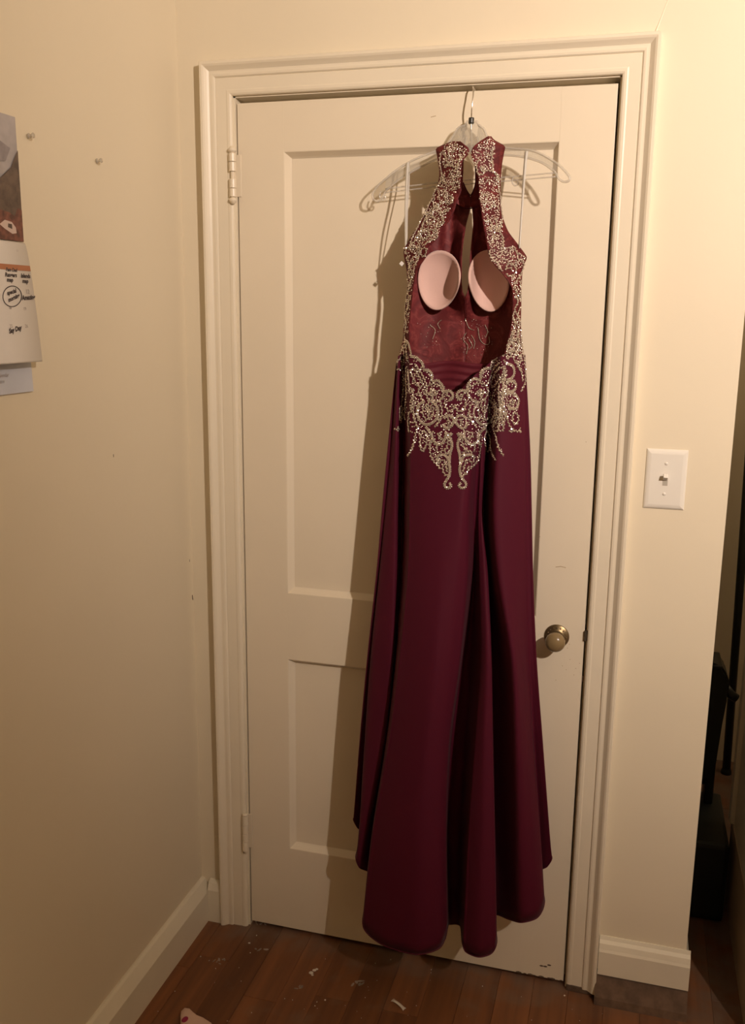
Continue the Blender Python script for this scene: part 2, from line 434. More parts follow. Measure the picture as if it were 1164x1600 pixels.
# hinges
def hinge(z0, z1, ball):
    bm = bmesh.new(); cx, cy, r = -.0070, -.0155, .0080
    L = z1 - z0; cuts = [0, .20, .42, .58, .80, 1.0] if ball else [0, .27, .5, .74, 1.0]
    for i, (a, b) in enumerate(zip(cuts, cuts[1:])):
        if ball and i == 2:
            lathe(bm, [(0, 0), (0, .0045), (L * (b - a), .0045), (L * (b - a), 0)], (cx, cy, z0 + L * a), (0, 0, 1), 14); continue
        lathe(bm, [(0.0004, 0), (0.0004, r * .9), (.0014, r), (L * (b - a) - .0014, r), (L * (b - a) - .0004, r * .9), (L * (b - a) - .0004, 0)], (cx, cy, z0 + L * a), (0, 0, 1), 16)
    h = obj('hinge', bm, M_door, door, smooth=False)
    bm = bmesh.new(); box(bm, cx, .0075, -.0022, .001, z0 + .002, z1 - .002, .0006, 1); obj('hinge_leaf', bm, M_door, h)
    if ball:
        for zz, s in ((z1, 1), (z0, -1)):
            bm = bmesh.new()
            lathe(bm, [(0, .0048), (.0015, .0055), (.003, .0080), (.006, .0094), (.009, .0084), (.012, .0052), (.0145, .0036), (.0155, 0)], (cx, cy, zz), (0, 0, s), 16)
            obj('hinge_finial', bm, M_door, h, smooth=True)
    else:
        bm = bmesh.new()
        lathe(bm, [(0, .004), (.001, .0072), (.004, .0072), (.006, .005), (.0065, 0)], (cx, cy, z1), (0, 0, 1), 14); lathe(bm, [(0, .005), (.004, .005), (.006, .003), (.0065, 0)], (cx, cy, z0), (0, 0, -1), 14)
        obj('hinge_finial', bm, M_door, h, smooth=True)
hinge(1.828, 1.921, True); hinge(0.212, 0.312, False)
# knob
kx, kz = 0.7525, 0.8735
bm = bmesh.new(); lathe(bm, [(0, .0272), (.0015, .0278), (.003, .0262), (.0035, .0240), (.0045, .0230), (.0048, .0185), (.0065, .0170), (.0075, .0130), (.0075, 0)], (kx, 0, kz), (0, -1, 0), 40)
for k in range(16):
    a = k * 2 * math.pi / 16
    r_ = bmesh.ops.create_uvsphere(bm, u_segments=6, v_segments=4, radius=.0018)
    for v in r_['verts']: v.co += Vector((kx + math.cos(a) * .0208, -.0046, kz + math.sin(a) * .0208))
kn = obj('door_knob', bm, M_brass, door, smooth=True, label='tarnished brass rosette and knob')
bm = bmesh.new(); lathe(bm, [(.006, .0105), (.012, .0085), (.024, .0085), (.030, .0115), (.032, .0115)], (kx, 0, kz), (0, -1, 0), 28); obj('shank', bm, M_brass, kn, smooth=True)
bm = bmesh.new(); lathe(bm, [(.029, 0), (.029, .012), (.032, .0178), (.037, .0211), (.0425, .0220), (.048, .0210), (.0535, .0178), (.057, .0118), (.059, .0055), (.0595, 0)], (kx, 0, kz), (0, -1, 0), 36); obj('grip', bm, M_knob, kn, smooth=True)
# latch seen in the gap, and a chip further down
bm = bmesh.new(); box(bm, .8130, .8200, -.0070, .020, .871, .894, .0005, 1); obj('latch', bm, M_gap, door, label='dark latch bolt in the gap')
bm = bmesh.new(); box(bm, .8130, .8185, -.0012, .010, .772, .785, .0008, 1); obj('strike_chip', bm, M_dirt, door)
# scuffed paint chips along the door's lower right corner
bm = bmesh.new()
for i in range(14):
    cx_ = .70 + .11 * random.random() ** .7
    r_ = bmesh.ops.create_icosphere(bm, subdivisions=1, radius=random.uniform(.002, .005))
    for v in r_['verts']: v.co = Vector((cx_ + v.co.x * 1.6, -.0004 + v.co.y * .15, .001 + v.co.z * .6))
for (u, v_) in ((846, 1509), (852, 1510), (858, 1508)):
    p = at(u, v_, 0); r_ = bmesh.ops.create_icosphere(bm, subdivisions=1, radius=.004)
    for v in r_['verts']: v.co = Vector((p.x + v.co.x * 1.4, -.0003 + v.co.y * .1, p.z + v.co.z * .6))
o = obj('paint_chip', bm, M_dirt, door); o['kind'] = 'stuff'
# faint scratches and specks on the door and wall
def mark(pts, r, Y, name, parent, m):
    bm = bmesh.new(); tube(bm, [at(u, v, Y) for u, v in pts], r, 5, squash=(.2, 1)); return obj(name, bm, m, parent)
M_mark = mat('scuff', (0.50, 0.38, 0.24), .6)
mark(((868, 886), (876, 885), (884, 887)), .0011, -.0002, 'scuff_mark', door, M_mark)
for u, v in ((889, 1006), (886, 1012), (878, 1040), (890, 1030), (884, 1046), (896, 1054), (868, 1062), (905, 1036), (899, 1044), (843, 838), (915, 690)):
    mark(((u, v), (u + 1.2, v + 1.0)), .0008, -.0002, 'scuff_mark', door, M_mark)
mark(((673, 183), (681, 181)), .0009, -.0002, 'scuff_mark', door, M_mark)

# ------------------------------------------------------------------ light switch
sw = empty('light_switch', (0.9585, 0, 1.2425), 'white toggle light switch plate on the wall right of the door', 'light switch')
def plate_mesh():
    bm = bmesh.new(); x0, x1, z0, z1 = .9175, 1.0005, 1.1795, 1.3065
    rows = []
    for ins, y in ((0, 0), (0, -.0012), (.0012, -.0028), (.004, -.0046), (.0075, -.0056), (.010, -.0060)):
        rows.append([Vector((x0 + ins, y, z0 + ins)), Vector((x1 - ins, y, z0 + ins)), Vector((x1 - ins, y, z1 - ins)), Vector((x0 + ins, y, z1 - ins))])
    V = grid(bm, rows, closed=True); bm.faces.new(V[-1]); return bm
obj('plate', plate_mesh(), M_plate, sw)
scx, scz = 0.9585, 1.2425
bm = bmesh.new(); box(bm, scx - .0052, scx + .0052, -.0063, -.0058, scz - .0125, scz + .0125, .0002, 1); obj('toggle_slot', bm, mat('slot_shade', (.45, .41, .34), .5), sw)
bm = bmesh.new()
vs = box(bm, -.0045, .0045, -.017, 0, -.0045, .0045, .0012, 2)
rot = Matrix.Rotation(math.radians(28), 3, 'X')
for v in bm.verts: v.co = rot.inverted() @ v.co + Vector((scx, -.006, scz + .003))
obj('toggle', bm, M_plate, sw)
for dz in (.0345, -.0300):
    bm = bmesh.new(); lathe(bm, [(.0, 0.0034), (.0008, .0034), (.0018, .0024), (.002, 0)], (scx, -.0058, scz + dz), (0, -1, 0), 14); obj('screw', bm, M_plate, sw, smooth=True)

# ------------------------------------------------------------------ calendar on the left wall
cal = empty('wall_calendar', (XL + .004, -.75, 1.69), 'white wall calendar with mountain picture and handwritten dates on the left wall', 'calendar')
CX = XL + .0045
def wall_quad(bm, y0, y1, z0, z1, xf, ny=4, nz=12, th=.0006):
    rows = []
    for j in range(nz + 1):
        z = z1 + (z0 - z1) * j / nz
        rows.append([Vector((xf(y0 + (y1 - y0) * i / ny, z), y0 + (y1 - y0) * i / ny, z)) for i in range(ny + 1)])
    grid(bm, rows)
YE = -.600
# upper page
bm = bmesh.new(); wall_quad(bm, -.905, YE, 1.690, 1.890, lambda y, z: CX); solid(obj('picture_page', bm, M_photo_sky, cal), .0012, 1)
def print_poly(name, pts, m, xoff, parent):
    bm = bmesh.new(); bm.faces.new([bm.verts.new((CX + xoff, y, z)) for y, z in pts])
    bmesh.ops.triangulate(bm, faces=bm.faces); return obj(name, bm, m, parent)
pp = cal.children[0] if cal.children else cal
print_poly('printed_mountain', [(YE - .0005, 1.838), (YE - .008, 1.828), (YE - .022, 1.808), (YE - .035, 1.798), (YE - .06, 1.782), (YE - .10, 1.80), (YE - .16, 1.77), (YE - .22, 1.81), (YE - .304, 1.77),
            (YE - .304, 1.69), (YE - .0005, 1.69)], M_photo_mtn, .0016, pp)
print_poly('printed_cloud', [(YE - .02, 1.838), (YE - .045, 1.846), (YE - .09, 1.842), (YE - .10, 1.826), (YE - .06, 1.812), (YE - .034, 1.816)], mat('print_cloud', (.36, .32, .33), .5, var=.3, vscale=40), .0014, pp)
print_poly('printed_foliage', [(YE - .0005, 1.742), (YE - .012, 1.744), (YE - .02, 1.730), (YE - .034, 1.735), (YE - .055, 1.737), (YE - .09, 1.728), (YE - .16, 1.74), (YE - .304, 1.73), (YE - .304, 1.6905), (YE - .0005, 1.6905)], M_photo_red, .0019, pp)
print_poly('printed_house', [(YE - .020, 1.712), (YE - .030, 1.720), (YE - .048, 1.722), (YE - .062, 1.714), (YE - .05, 1.708), (YE - .030, 1.701), (YE - .019, 1.703)], M_photo_pale, .0022, pp)
print_poly('printed_window', [(YE - .030, 1.7165), (YE - .040, 1.717), (YE - .041, 1.711), (YE - .030, 1.7085)], M_photo_mtn, .0024, pp)
# lower page hangs away from the wall towards its foot
def xf2(y, z):
    t = max(0.0, min(1.0, (1.688 - z) / (1.688 - 1.489)))
    return CX + .0012 + .021 * t ** .60
bm = bmesh.new(); wall_quad(bm, -.905, YE, 1.489, 1.688, xf2, 3, 64); lp = solid(obj('grid_page', bm, M_white, cal, smooth=True), .0016, 1)
def strip_on(name, y0, y1, z0, z1, m, off=.0014, parent=lp):
    bm = bmesh.new(); wall_quad(bm, y0, y1, z0, z1, lambda y, z: xf2(y, z) + off, 1, max(1, int((z1 - z0) / .012))); return obj(name, bm, m, parent)
strip_on('header_band', -.904, YE - .0006, 1.6415, 1.6505, M_band, .0021)
COLW = .0335
for k in range(7):
    yv = YE - .004 - COLW * k * 1.0
    strip_on('grid_line', yv - .0003, yv + .0003, 1.500, 1.642, M_lineink)
for zz in (1.608, 1.575, 1.545, 1.519, 1.4985):
    strip_on('grid_line', -.900, YE - .004, zz - .0003, zz + .0003, M_lineink)
def write(txt, y, z, size, m, parent, xfun, shear=0.25, ang=0.0, off=.0022, bold=.0):
    cu = bpy.data.curves.new('writing', 'FONT'); cu.body = txt; cu.size = size; cu.shear = shear; cu.align_x = 'CENTER'; cu.offset = bold; cu.resolution_u = 2
    to = bpy.data.objects.new('tmp', cu); C.objects.link(to)
    dg = bpy.context.evaluated_depsgraph_get(); me = bpy.data.meshes.new_from_object(to.evaluated_get(dg))
    bpy.data.objects.remove(to)
    ca, sa = math.cos(ang), math.sin(ang)
    for v in me.vertices:
        a, b = v.co.x * ca - v.co.y * sa, v.co.x * sa + v.co.y * ca
        yy, zz = y + a, z + b
        v.co = Vector((xfun(yy, zz) + off, yy, zz))
    me.materials.append(m); o = bpy.data.objects.new('handwriting', me); link(o, parent); return o
def on_page(u, v):
    p = atx(u, v, CX + .012)
    for _ in range(4): p = atx(u, v, xf2(p.y, p.z))
    return p.y, p.z
def wpage(txt, u, v, size, m=M_ink, shear=.3, ang=0.0, bold=.0):
    y, z = on_page(u, v); return write(txt, y, z, size * 1.12, m, lp, xf2, shear, ang, bold=bold)
wpage('Fam Dad', 16.5, 424, .0072, bold=.0003); wpage('Rangers', 15.5, 432.5, .0085, bold=.0004); wpage('map', 14, 440, .0085, bold=.0004)
wpage('Islands', 38.5, 434, .0085, bold=.0004); wpage('map', 38, 442, .0085, bold=.0004)
wpage('special', 17, 459, .0085, ang=.20, bold=.0004); wpage('morning', 20.5, 468, .0085, ang=.28, bold=.0004)
wpage('12', 42, 459, .0095, m=M_greyink, shear=0, bold=.0002); wpage('Amazing', 43, 468, .0095, ang=.06, bold=.0005)
wpage('18', 14.5, 483, .0060, m=M_greyink, shear=0, bold=.0002); wpage('19', 37.5, 485, .0072, m=M_greyink, shear=0)
wpage('25', 16, 512, .0072, m=M_greyink, shear=0); wpage('26', 40, 512, .0072, m=M_greyink, shear=0)
wpage('Say Day', 22.5, 518, .0095, ang=.18, bold=.0005)
wpage('17', 26, 400 - 6, .0050, m=M_lineink, shear=0)
# pen ring round an entry
bm = bmesh.new(); ring = []
for k in range(28):
    a = k * 2 * math.pi / 28
    u = 17.5 + 14.5 * math.cos(a) + 1.5 * math.sin(a); v = 463 + 16 * math.sin(a) - 2 * math.cos(a)
    y, z = on_page(u, v); ring.append(Vector((xf2(y, z) + .0020, y, z)))
tube(bm, ring, .0008, 5, closed=True); obj('pen_circle', bm, M_ink, lp)
# sheet hanging behind
sh = bmesh.new(); wall_quad(sh, -.905, -.597, 1.4365, 1.60, lambda y, z: CX - .0022 + max(0, (1.5 - z)) * .03)
sheet = solid(obj('paper_sheet', sh, M_blue), .0006, 1); tag(sheet, 'bluish paper sheet showing below the wall calendar on the left wall', 'paper')
xs = lambda y, z: CX - .0022 + max(0, (1.5 - z)) * .03
def wsheet(txt, u, v, size):
    p = atx(u, v, CX); o = write(txt, p.y, p.z, size, M_greyink, sheet, xs, 0, 0, .0012); o.name = 'printed_text'
wsheet('calendar', 5.5, 589, .009); wsheet('2019', 3, 599, .007)
# clear push pins left in the wall
for i, (u, v, lab) in enumerate(((43, 213, 'clear push pin on the left wall close to the calendar'), (150, 252, 'clear push pin on the left wall, the one nearer the door corner'))):
    p = atx(u, v, XL)
    pin = empty('push_pin', p, lab, 'push pin', 'clear push pins on the left wall')
    bm = bmesh.new(); lathe(bm, [(.002, 0), (.002, .0048), (.0035, .0048), (.0045, .0030), (.009, .0026), (.0105, .0044), (.012, .0044), (.012, 0)], p, (1, 0, .1), 14); obj('head', bm, M_pin, pin, smooth=True)
    bm = bmesh.new(); tube(bm, [p - Vector((.003, 0, 0)), p + Vector((.003, 0, 0))], .0006, 6); obj('needle', bm, M_wire, pin)
bm = bmesh.new(); p = atx(305, 931, XL); p.y = -.006
tube(bm, [p + Vector((.0005, 0, .007)), p + Vector((.0008, 0, 0)), p + Vector((.0006, .002, -.006))], .001, 5)
for (u, v) in ((177, 712), (296, 876)):
    q = atx(u, v, XL); tube(bm, [q + Vector((.0004, 0, .003)), q + Vector((.0004, 0, -.003))], .0006, 5)
obj('nail_mark', bm, M_dirt, WALL_LEFT)

# ------------------------------------------------------------------ bits on the floor
sp = atz(622, 1570, FZ)
bm = bmesh.new(); rows = []
for k in range(7):
    t = k / 6; c = atz(613 + 19 * t, 1563 + 15 * t, FZ) + Vector((0, 0, .0012 + .003 * math.sin(t * 3.1)))
    n = Vector((.45, .9, 0)) * .0045 * (1.25 if k in (0, 6) else .8); rows.append([c - n, c + Vector((0, 0, .0006)), c + n])
grid(bm, rows); s = solid(obj('paper_scrap', bm, M_paper, smooth=True), .0006, 0); tag(s, 'small white strip of paper lying on the floor in front of the gown', 'paper scrap')
bm = bmesh.new()
for (u, v, r) in ((486, 1521, .0048), (491, 1517, .0042), (495, 1515, .0032), (488, 1524, .003)):
    q = atz(u, v, FZ); r_ = bmesh.ops.create_icosphere(bm, subdivisions=2, radius=r)
    for w in r_['verts']: w.co = Vector((w.co.x * (1 + .3 * random.random()), w.co.y, w.co.z * .5 + r * .4)) + q
tag(obj('plaster_crumb', bm, M_paper), 'white crumb cluster on the floorboards between door and left baseboard', 'crumb')
bm = bmesh.new()
for _ in range(70):
    q = atz(random.uniform(230, 1070), random.uniform(1450, 1600), FZ)
    if q.y > -.03 or q.x < XL + .04: continue
    r = random.uniform(.0006, .0017)
    r_ = bmesh.ops.create_icosphere(bm, subdivisions=1, radius=r)
    for w in r_['verts']: w.co = w.co * 1.0 + q + Vector((0, 0, r * .6))
for (u, v) in ((882, 1556), (936, 1559), (1026, 1573), (1028, 1585), (389, 1474), (555 - 165, 1474), (400, 1440), (508, 1563)):
    q = atz(u, v, FZ); r_ = bmesh.ops.create_icosphere(bm, subdivisions=1, radius=.0026)
    for w in r_['verts']: w.co = Vector((w.co.x, w.co.y, w.co.z * .5 + .001)) + q
cr_ = obj('floor_crumbs', bm, M_paper); cr_['kind'] = 'stuff'; tag(cr_, 'scattered pale specks and paint crumbs on the wooden floor', 'crumbs')
# paint smears, flat on the boards: part of the floor
M_smear = mat('paint_smear', (0.36, 0.29, 0.22), .8, var=.5, vscale=60)
for (u, v, a, b, n) in ((343, 1501, .010, .0035, 5), (408, 1486, .010, .005, 5), (407, 1443, .011, .004, 4), (466, 1543, .008, .005, 4), (560, 1536, .014, .005, 6), (335, 1504, .006, .003, 3)):
    bm = bmesh.new()
    for _ in range(n):
        q = atz(u + random.uniform(-9, 9), v + random.uniform(-3, 3), FZ) ; k = 9; ang = random.uniform(0, 3)
        aa, bb = a * random.uniform(.3, .8), b * random.uniform(.3, .8)
        pts = []
        for i in range(k):
            t = i * 2 * math.pi / k; dx, dy = aa * math.cos(t), bb * math.sin(t)
            pts.append(bm.verts.new((q.x + dx * math.cos(ang) - dy * math.sin(ang), q.y + dx * math.sin(ang) + dy * math.cos(ang), FZ + .0009 + random.uniform(0, .0002))))
        bm.faces.new(pts)
    obj('paint_smear', bm, M_smear, None).parent = floor
# corner of a pink cloth at the bottom edge of the view
bm = bmesh.new(); rows = []
outl = [(284, 1606), (284, 1593), (285, 1586), (289, 1582), (295, 1583), (300, 1588), (306, 1593), (316, 1597), (330, 1606)]
top = [atz(u, v, FZ) for u, v in outl]
base_c = atz(308, 1660, FZ)
for h, k in ((0, 0), (.007, .0), (.012, .05), (.014, .16), (.012, .5), (.013, 1.0)):
    rows.append([p.lerp(base_c + Vector((.02 * (i - 4) / 4, 0, 0)), k) + Vector((0, 0, h + .002)) for i, p in enumerate(top)])
grid(bm, rows)
cl = obj('folded_cloth', bm, M_pinkcloth, smooth=True); tag(cl, 'pale pink cloth with a magenta mark on the floor near the left baseboard', 'cloth'); solid(cl, .003, -1)
bm = bmesh.new(); q = atz(289.0, 1595.5, FZ + .014); r_ = bmesh.ops.create_uvsphere(bm, u_segments=12, v_segments=6, radius=.007)
for w in r_['verts']: w.co = Vector((w.co.x, w.co.y * 1.4, w.co.z * .25)) + q + Vector((0, 0, .0045))
obj('magenta_mark', bm, M_magenta, cl, smooth=True)

# ------------------------------------------------------------------ dark folded frame and pole in the gap on the right
fr = empty('folded_stand', (1.16, .62, FZ), 'black folded stand with upright bars in the gap right of the light switch wall', 'stand')
def P(u, v, Y=.6): return at(u, v, Y)
bm = bmesh.new()
x0, x1 = 1.075, 1.186
rows = []
for d in (0, .10):
    rows.append([Vector((x, .56 + d, z)) for x, z in ((1.06, .30), (1.06, .655), (1.10, .652), (1.135, .648), (1.165, .640), (1.182, .615), (1.190, .590), (1.188, .565), (1.180, .540), (1.180, .47), (1.176, .40), (1.172, .30))])
V = grid(bm, rows); bm.faces.new(V[0]); bm.faces.new(V[1]); bm.faces.new((V[0][0], V[0][-1], V[1][-1], V[1][0]))
bmesh.ops.bevel(bm, geom=bm.edges[:], offset=.006, segments=2, affect='EDGES')
obj('hood', bm, M_black, fr)
bm = bmesh.new(); box(bm, 1.055, 1.168, .553, .67, .634, .642, .002, 1); obj('lid_seam', bm, M_blackm, fr)
bm = bmesh.new(); tube(bm, [Vector((1.175, .60, .575)), Vector((1.20, .60, .545)), Vector((1.216, .60, .535))], .013, 10); obj('arm', bm, M_blackm, fr, smooth=True)
for xa, xb in ((1.105, 1.135), (1.165, 1.180)):
    bm = bmesh.new(); box(bm, xa - .012, xb - .004, .58, .64, FZ + .004, .42, .004, 1); obj('upright_bar', bm, M_black, fr)
bm = bmesh.new(); box(bm, 1.05, 1.206, .36, .66, FZ + .002, .215, .012, 2); obj('base', bm, M_black, fr)  # base enlarged so its black also covers the shaded floor around it
for z in (.335, .27):
    bm = bmesh.new(); box(bm, 1.06, 1.178, .60, .63, z - .008, z + .008, .003, 1); obj('cross_bar', bm, M_blackm, fr)
bm = bmesh.new(); lathe(bm, [(0, 0), (0, .028), (.006, .033), (.026, .033), (.032, .028), (.032, 0)], (1.186, .665, FZ + .0335), (0, 1, 0), 20); obj('wheel', bm, M_black, fr, smooth=True)
bar = bmesh.new(); tube(bar, [Vector((1.288, 1.26, FZ)), Vector((1.276, 1.26, .6)), Vector((1.262, 1.27, 1.25))], .0140, 12)  # dark gap at the back corner, built as a solid upright bar
po = empty('dark_bar', (1.288, 1.26, FZ), 'thin dark pole in place of the dark gap at the back corner behind the black folded stand', 'bar')
obj('shaft', bar, M_blackm, po, smooth=True)
bm = bmesh.new(); lathe(bm, [(0, 0), (0, .018), (.012, .018), (.02, .0142), (.02, 0)], (1.288, 1.26, FZ), (0, 0, 1), 14); obj('bar_foot', bm, M_black, po)

# ------------------------------------------------------------------ clear plastic hanger hooked over the door
HY0 = -.028                                    # its middle; the right arm swings out from the door
HPX = 737.0
def hy(u):                                     # depth along the twisted hanger
    t = (u - HPX) / 153.0
    return HY0 - .004 * abs(t) - (.055 * t ** 1.2 if t > 0 else 0)
def H(u, v, d=0.0): return at(u, v, hy(u) - d)
hg = empty('clothes_hanger', at(737, 190, HY0), 'clear plastic clothes hanger with metal hook over the door top', 'hanger')
bm = bmesh.new()
neck = at(736.5, 188, HY0)
hook = [neck + Vector((0, 0, -.02)), neck, at(737, 172, HY0 - .004), at(738.5, 158, HY0 - .004), at(739.5, 147, HY0 - .001), Vector((at(739.5, 140, -.022).x, -.0235, 2.0275)),
        Vector((at(739, 138, 0).x, -.008, 2.0330)), Vector((at(739, 138, 0).x + .001, .012, 2.0325)), Vector((at(739, 138, 0).x + .001, .034, 2.0300)), Vector((at(739, 138, 0).x + .001, .0395, 2.012)), Vector((at(739, 138, 0).x + .001, .0415, 1.998))]
tube(bm, cr(hook, 5), .0016, 8)
obj('hook', bm, M_wire, hg, smooth=True)
bm = bmesh.new(); lathe(bm, [(-.006, 0), (-.006, .0052), (-.004, .0058), (.004, .0058), (.006, .0052), (.006, 0)], neck + Vector((0, 0, -.001)), (0, 0, 1), 14)
obj('collar', bm, mat('black_ferrule', (.02, .018, .012), .4), hg, smooth=False, label='black ferrule')
# body: rails and thin web
def mirror_pts(pts): return [(2 * HPX - u, v + (u - HPX) * .165) for u, v in pts]
R_top = [(748, 196), (756, 202), (762, 216), (772, 228), (800, 232), (830, 235), (850, 243), (872, 257), (885, 270), (890, 278), (888, 283), (880, 284), (873, 279), (868, 270)]
R_low = [(745, 214), (752, 232), (768, 242), (800, 243), (825, 247), (846, 254), (860, 263), (868, 270)]
L_top = [(726, 196), (716, 200), (708, 212), (698, 226), (680, 236), (650, 248), (625, 262), (603, 279), (588, 293), (582, 304), (584, 312), (592, 314), (598, 308), (602, 299)]
L_low = [(729, 214), (722, 232), (706, 242), (680, 250), (655, 262), (632, 275), (614, 288), (602, 299)]
bm = bmesh.new()
for pts in (R_top, L_top, R_low, L_low): tube(bm, cr([H(u, v) for u, v in pts], 4), .0025, 8)
for dv in (0, 6): tube(bm, cr([H(602, 295 + dv), H(680, 286 + dv), H(737, 281 + dv), H(800, 276 + dv), H(868, 270 + dv)], 4), .0016, 8)
tube(bm, [H(748, 196), H(745, 190), H(729, 190), H(726, 196)], .0021, 8)
tube(bm, [H(736.5, 192, .001), H(736.5, 206, .001), H(736.5, 240, .001)], .0024, 8)
for u, v in ((803, 276), (592 + 4, 299)):
    tube(bm, cr([H(u - 1, v), H(u - 3, v + 8), H(u + 1, v + 14), H(u + 6, v + 12), H(u + 6, v + 7)], 4), .0017, 8)
body = obj('hanger_body', bm, M_clear, hg, smooth=True)
bm = bmesh.new()
for top, low in ((R_top[:8], R_low), (L_top[:8], L_low)):
    a = cr([H(u, v) for u, v in top], 6); b = cr([H(u, v) for u, v in low], 6); n = 40
    ra = [a[int(i * (len(a) - 1) / n)] for i in range(n + 1)]; rb = [b[int(i * (len(b) - 1) / n)] for i in range(n + 1)]
    grid(bm, [ra, rb])
grid(bm, [[H(727, 192), H(746, 192)], [H(720, 204), H(753, 204)], [H(712, 226), H(762, 226)], [H(716, 240), H(757, 240)]])
web = solid(obj('hanger_web', bm, M_clear2, hg), .0016, 0)

# ------------------------------------------------------------------ the gown
gown = empty('evening_gown', (0.53, -.12, .10), 'long burgundy open-back evening gown with silver beading hanging on the door', 'dress')

# skirt: columns run from the top edge to the hem; (top_py, px at py stations..., hem px/py), depth at top/800/1030/hem
ST = (700, 800, 900, 1030, 1160, 1300)
COLS = [
 ((621.5, 566), (608, 599, 590, 576, 564, 553.5), (554, 1278), (.085, .090, .098, .098)),
 ((621.5, 564), (609, 600, 592, 579, 568, 560), (559, 1293), (.085, .088, .092, .092)),
 ((622, 562), (611, 602, 594, 582, 574, 570), (569, 1302), (.085, .086, .082, .076)),
 ((622, 559), (613, 604, 594, 581, 571, 561), (556.5, 1336), (.090, .096, .115, .132)),
 ((623, 556), (619, 618, 616, 611, 599, 572), (562, 1355), (.100, .107, .130, .136)),
 ((631, 552), (631, 629, 626.5, 617, 603, 582), (580, 1369), (.085, .072, .105, .110)),
 ((638, 549), (639.5,638.5, 635.5, 623, 606, 582), (567, 1436), (.122, .137, .158, .172)),
 ((644, 552), (645, 644, 641, 629, 613, 589), (574, 1458), (.130, .145, .166, .182)),
 ((662, 568), (665, 664, 662, 655, 640, 616), (602, 1478), (.138, .155, .180, .205)),
 ((698, 608), (694, 692, 690, 680, 668, 655), (650, 1491), (.148, .160, .186, .220)),
 ((716, 611), (722, 718, 710, 700, 688, 683), (684, 1483), (.150, .160, .172, .198)),
 ((728, 600), (732, 727, 722, 712, 698, 694), (695, 1467), (.149, .152, .155, .178)),
 ((737, 591), (738, 732, 730, 719, 702, 697.5), (699.5, 1447), (.148, .140, .138, .155)),
 ((744, 584), (745, 740, 738, 722, 705, 699), (702, 1444), (.140, .100, .070, .060)),
 ((750, 580), (750, 745, 743, 736, 727, 720), (719, 1446), (.138, .098, .062, .058)),
 ((754, 577), (752, 748, 749, 750, 741, 731), (722.5, 1472), (.136, .104, .130, .165)),
 ((757, 575), (754, 750, 751, 753, 745, 736), (728, 1487), (.135, .104, .142, .178)),
 ((760, 572), (755, 752, 757, 760, 756, 753), (748, 1495), (.132, .104, .152, .192)),
 ((763, 569), (757, 754, 761, 766, 766, 768), (768, 1489), (.126, .098, .150, .180)),
 ((765, 567), (758, 755, 762, 767.5, 770, 773), (776, 1470), (.122, .090, .138, .162)),
 ((769, 563), (760, 756, 761, 764, 767, 770), (773, 1430), (.108, .068, .056, .060)),
 ((777, 559), (768, 764, 768, 780, 785, 790), (795, 1436), (.116, .098, .080, .100)),
 ((784, 556), (776, 772, 779, 799, 806, 810), (815, 1441), (.134, .146, .150, .140)),
 ((800, 555), (798, 796, 800, 812, 820, 830), (840, 1433), (.124, .132, .134, .128)),
 ((812, 555), (816, 817, 818, 822, 831, 843), (850.5, 1408), (.104, .108, .106, .105)),
 ((818, 556), (821, 822, 823, 827, 834, 843), (842, 1364), (.092, .098, .094, .072)),
 ((818.5, 557), (824, 826, 828, 833, 842, 852), (855, 1353), (.088, .093, .091, .082)),
 ((819, 557), (826.5, 829, 831, 836.5, 846, 857), (860.5, 1336), (.084, .088, .088, .085)),
 ((800, 600), (798, 797, 797, 800, 805, 812), (822, 1318), (.050, .045, .045, .045)),
 ((715, 620), (713, 712, 711, 710, 710, 710), (710, 1270), (.036, .030, .030, .030)),
 ((650, 605), (643, 637, 631, 622, 610, 600), (592, 1292), (.050, .045, .045, .048)),
]
NR = 56
def column(c):
    (tu, tv), us, (hu, hv), (d0, d1, d2, d3) = c
    tab = [(tv, tu)] + [(s, u) for s, u in zip(ST, us) if tv + 20 < s < hv - 25] + [(hv, hu)]
    dt = [(tv, d0), (800, d1), (1030, d2), (hv, d3)]
    # smooth both tables
    sp = cr([Vector((v, u, 0)) for v, u in tab], 10); stb = [(p.x, p.y) for p in sp]
    out = []
    for k in range(NR + 1):
        v = tv + (hv - tv) * k / NR
        u = lerp_table(stb, v)[0]; d = lerp_table(dt, v)[0]
        out.append(at(u, v, -d))
    return out
cols = [column(c) for c in COLS]
NSUB = 7
rows = []
for k in range(NR + 1):
    rows.append(cr([c[k] for c in cols], NSUB, closed=True, tens=.42))
bm = bmesh.new(); grid(bm, rows, closed=True)
skirt = obj('skirt', bm, M_satin, gown, smooth=True)
skirt_bvh = BVHTree.FromPolygons([v.co[:] for v in skirt.data.vertices], [p.vertices[:] for p in skirt.data.polygons])
solid(skirt, .0016, 0)
# rolled hem
bm = bmesh.new(); tube(bm, rows[-1], .0019, 6, closed=True); obj('hem', bm, M_satin, skirt, smooth=True)
# centre seam and side seam
def surf(u, v, bvh, lift):
    d = ray(u, v).normalized(); hit = bvh.ray_cast(CAM, d)
    if hit[0] is None: return None
    n = hit[1] if hit[1].dot(d) < 0 else -hit[1]
    return hit[0] + n * lift, n
for pts in (((706, 770), (704, 850), (702, 930), (700, 1000)), ((815, 740), (818, 840), (822, 930), (827, 1040))):
    q = [surf(p.x, p.y, skirt_bvh, .0002) for p in cr([(u, v, 0) for u, v in pts], 8)]
    bm = bmesh.new(); tube(bm, [a[0] for a in q if a], .0006, 5); obj('seam', bm, M_satin, skirt, smooth=True)

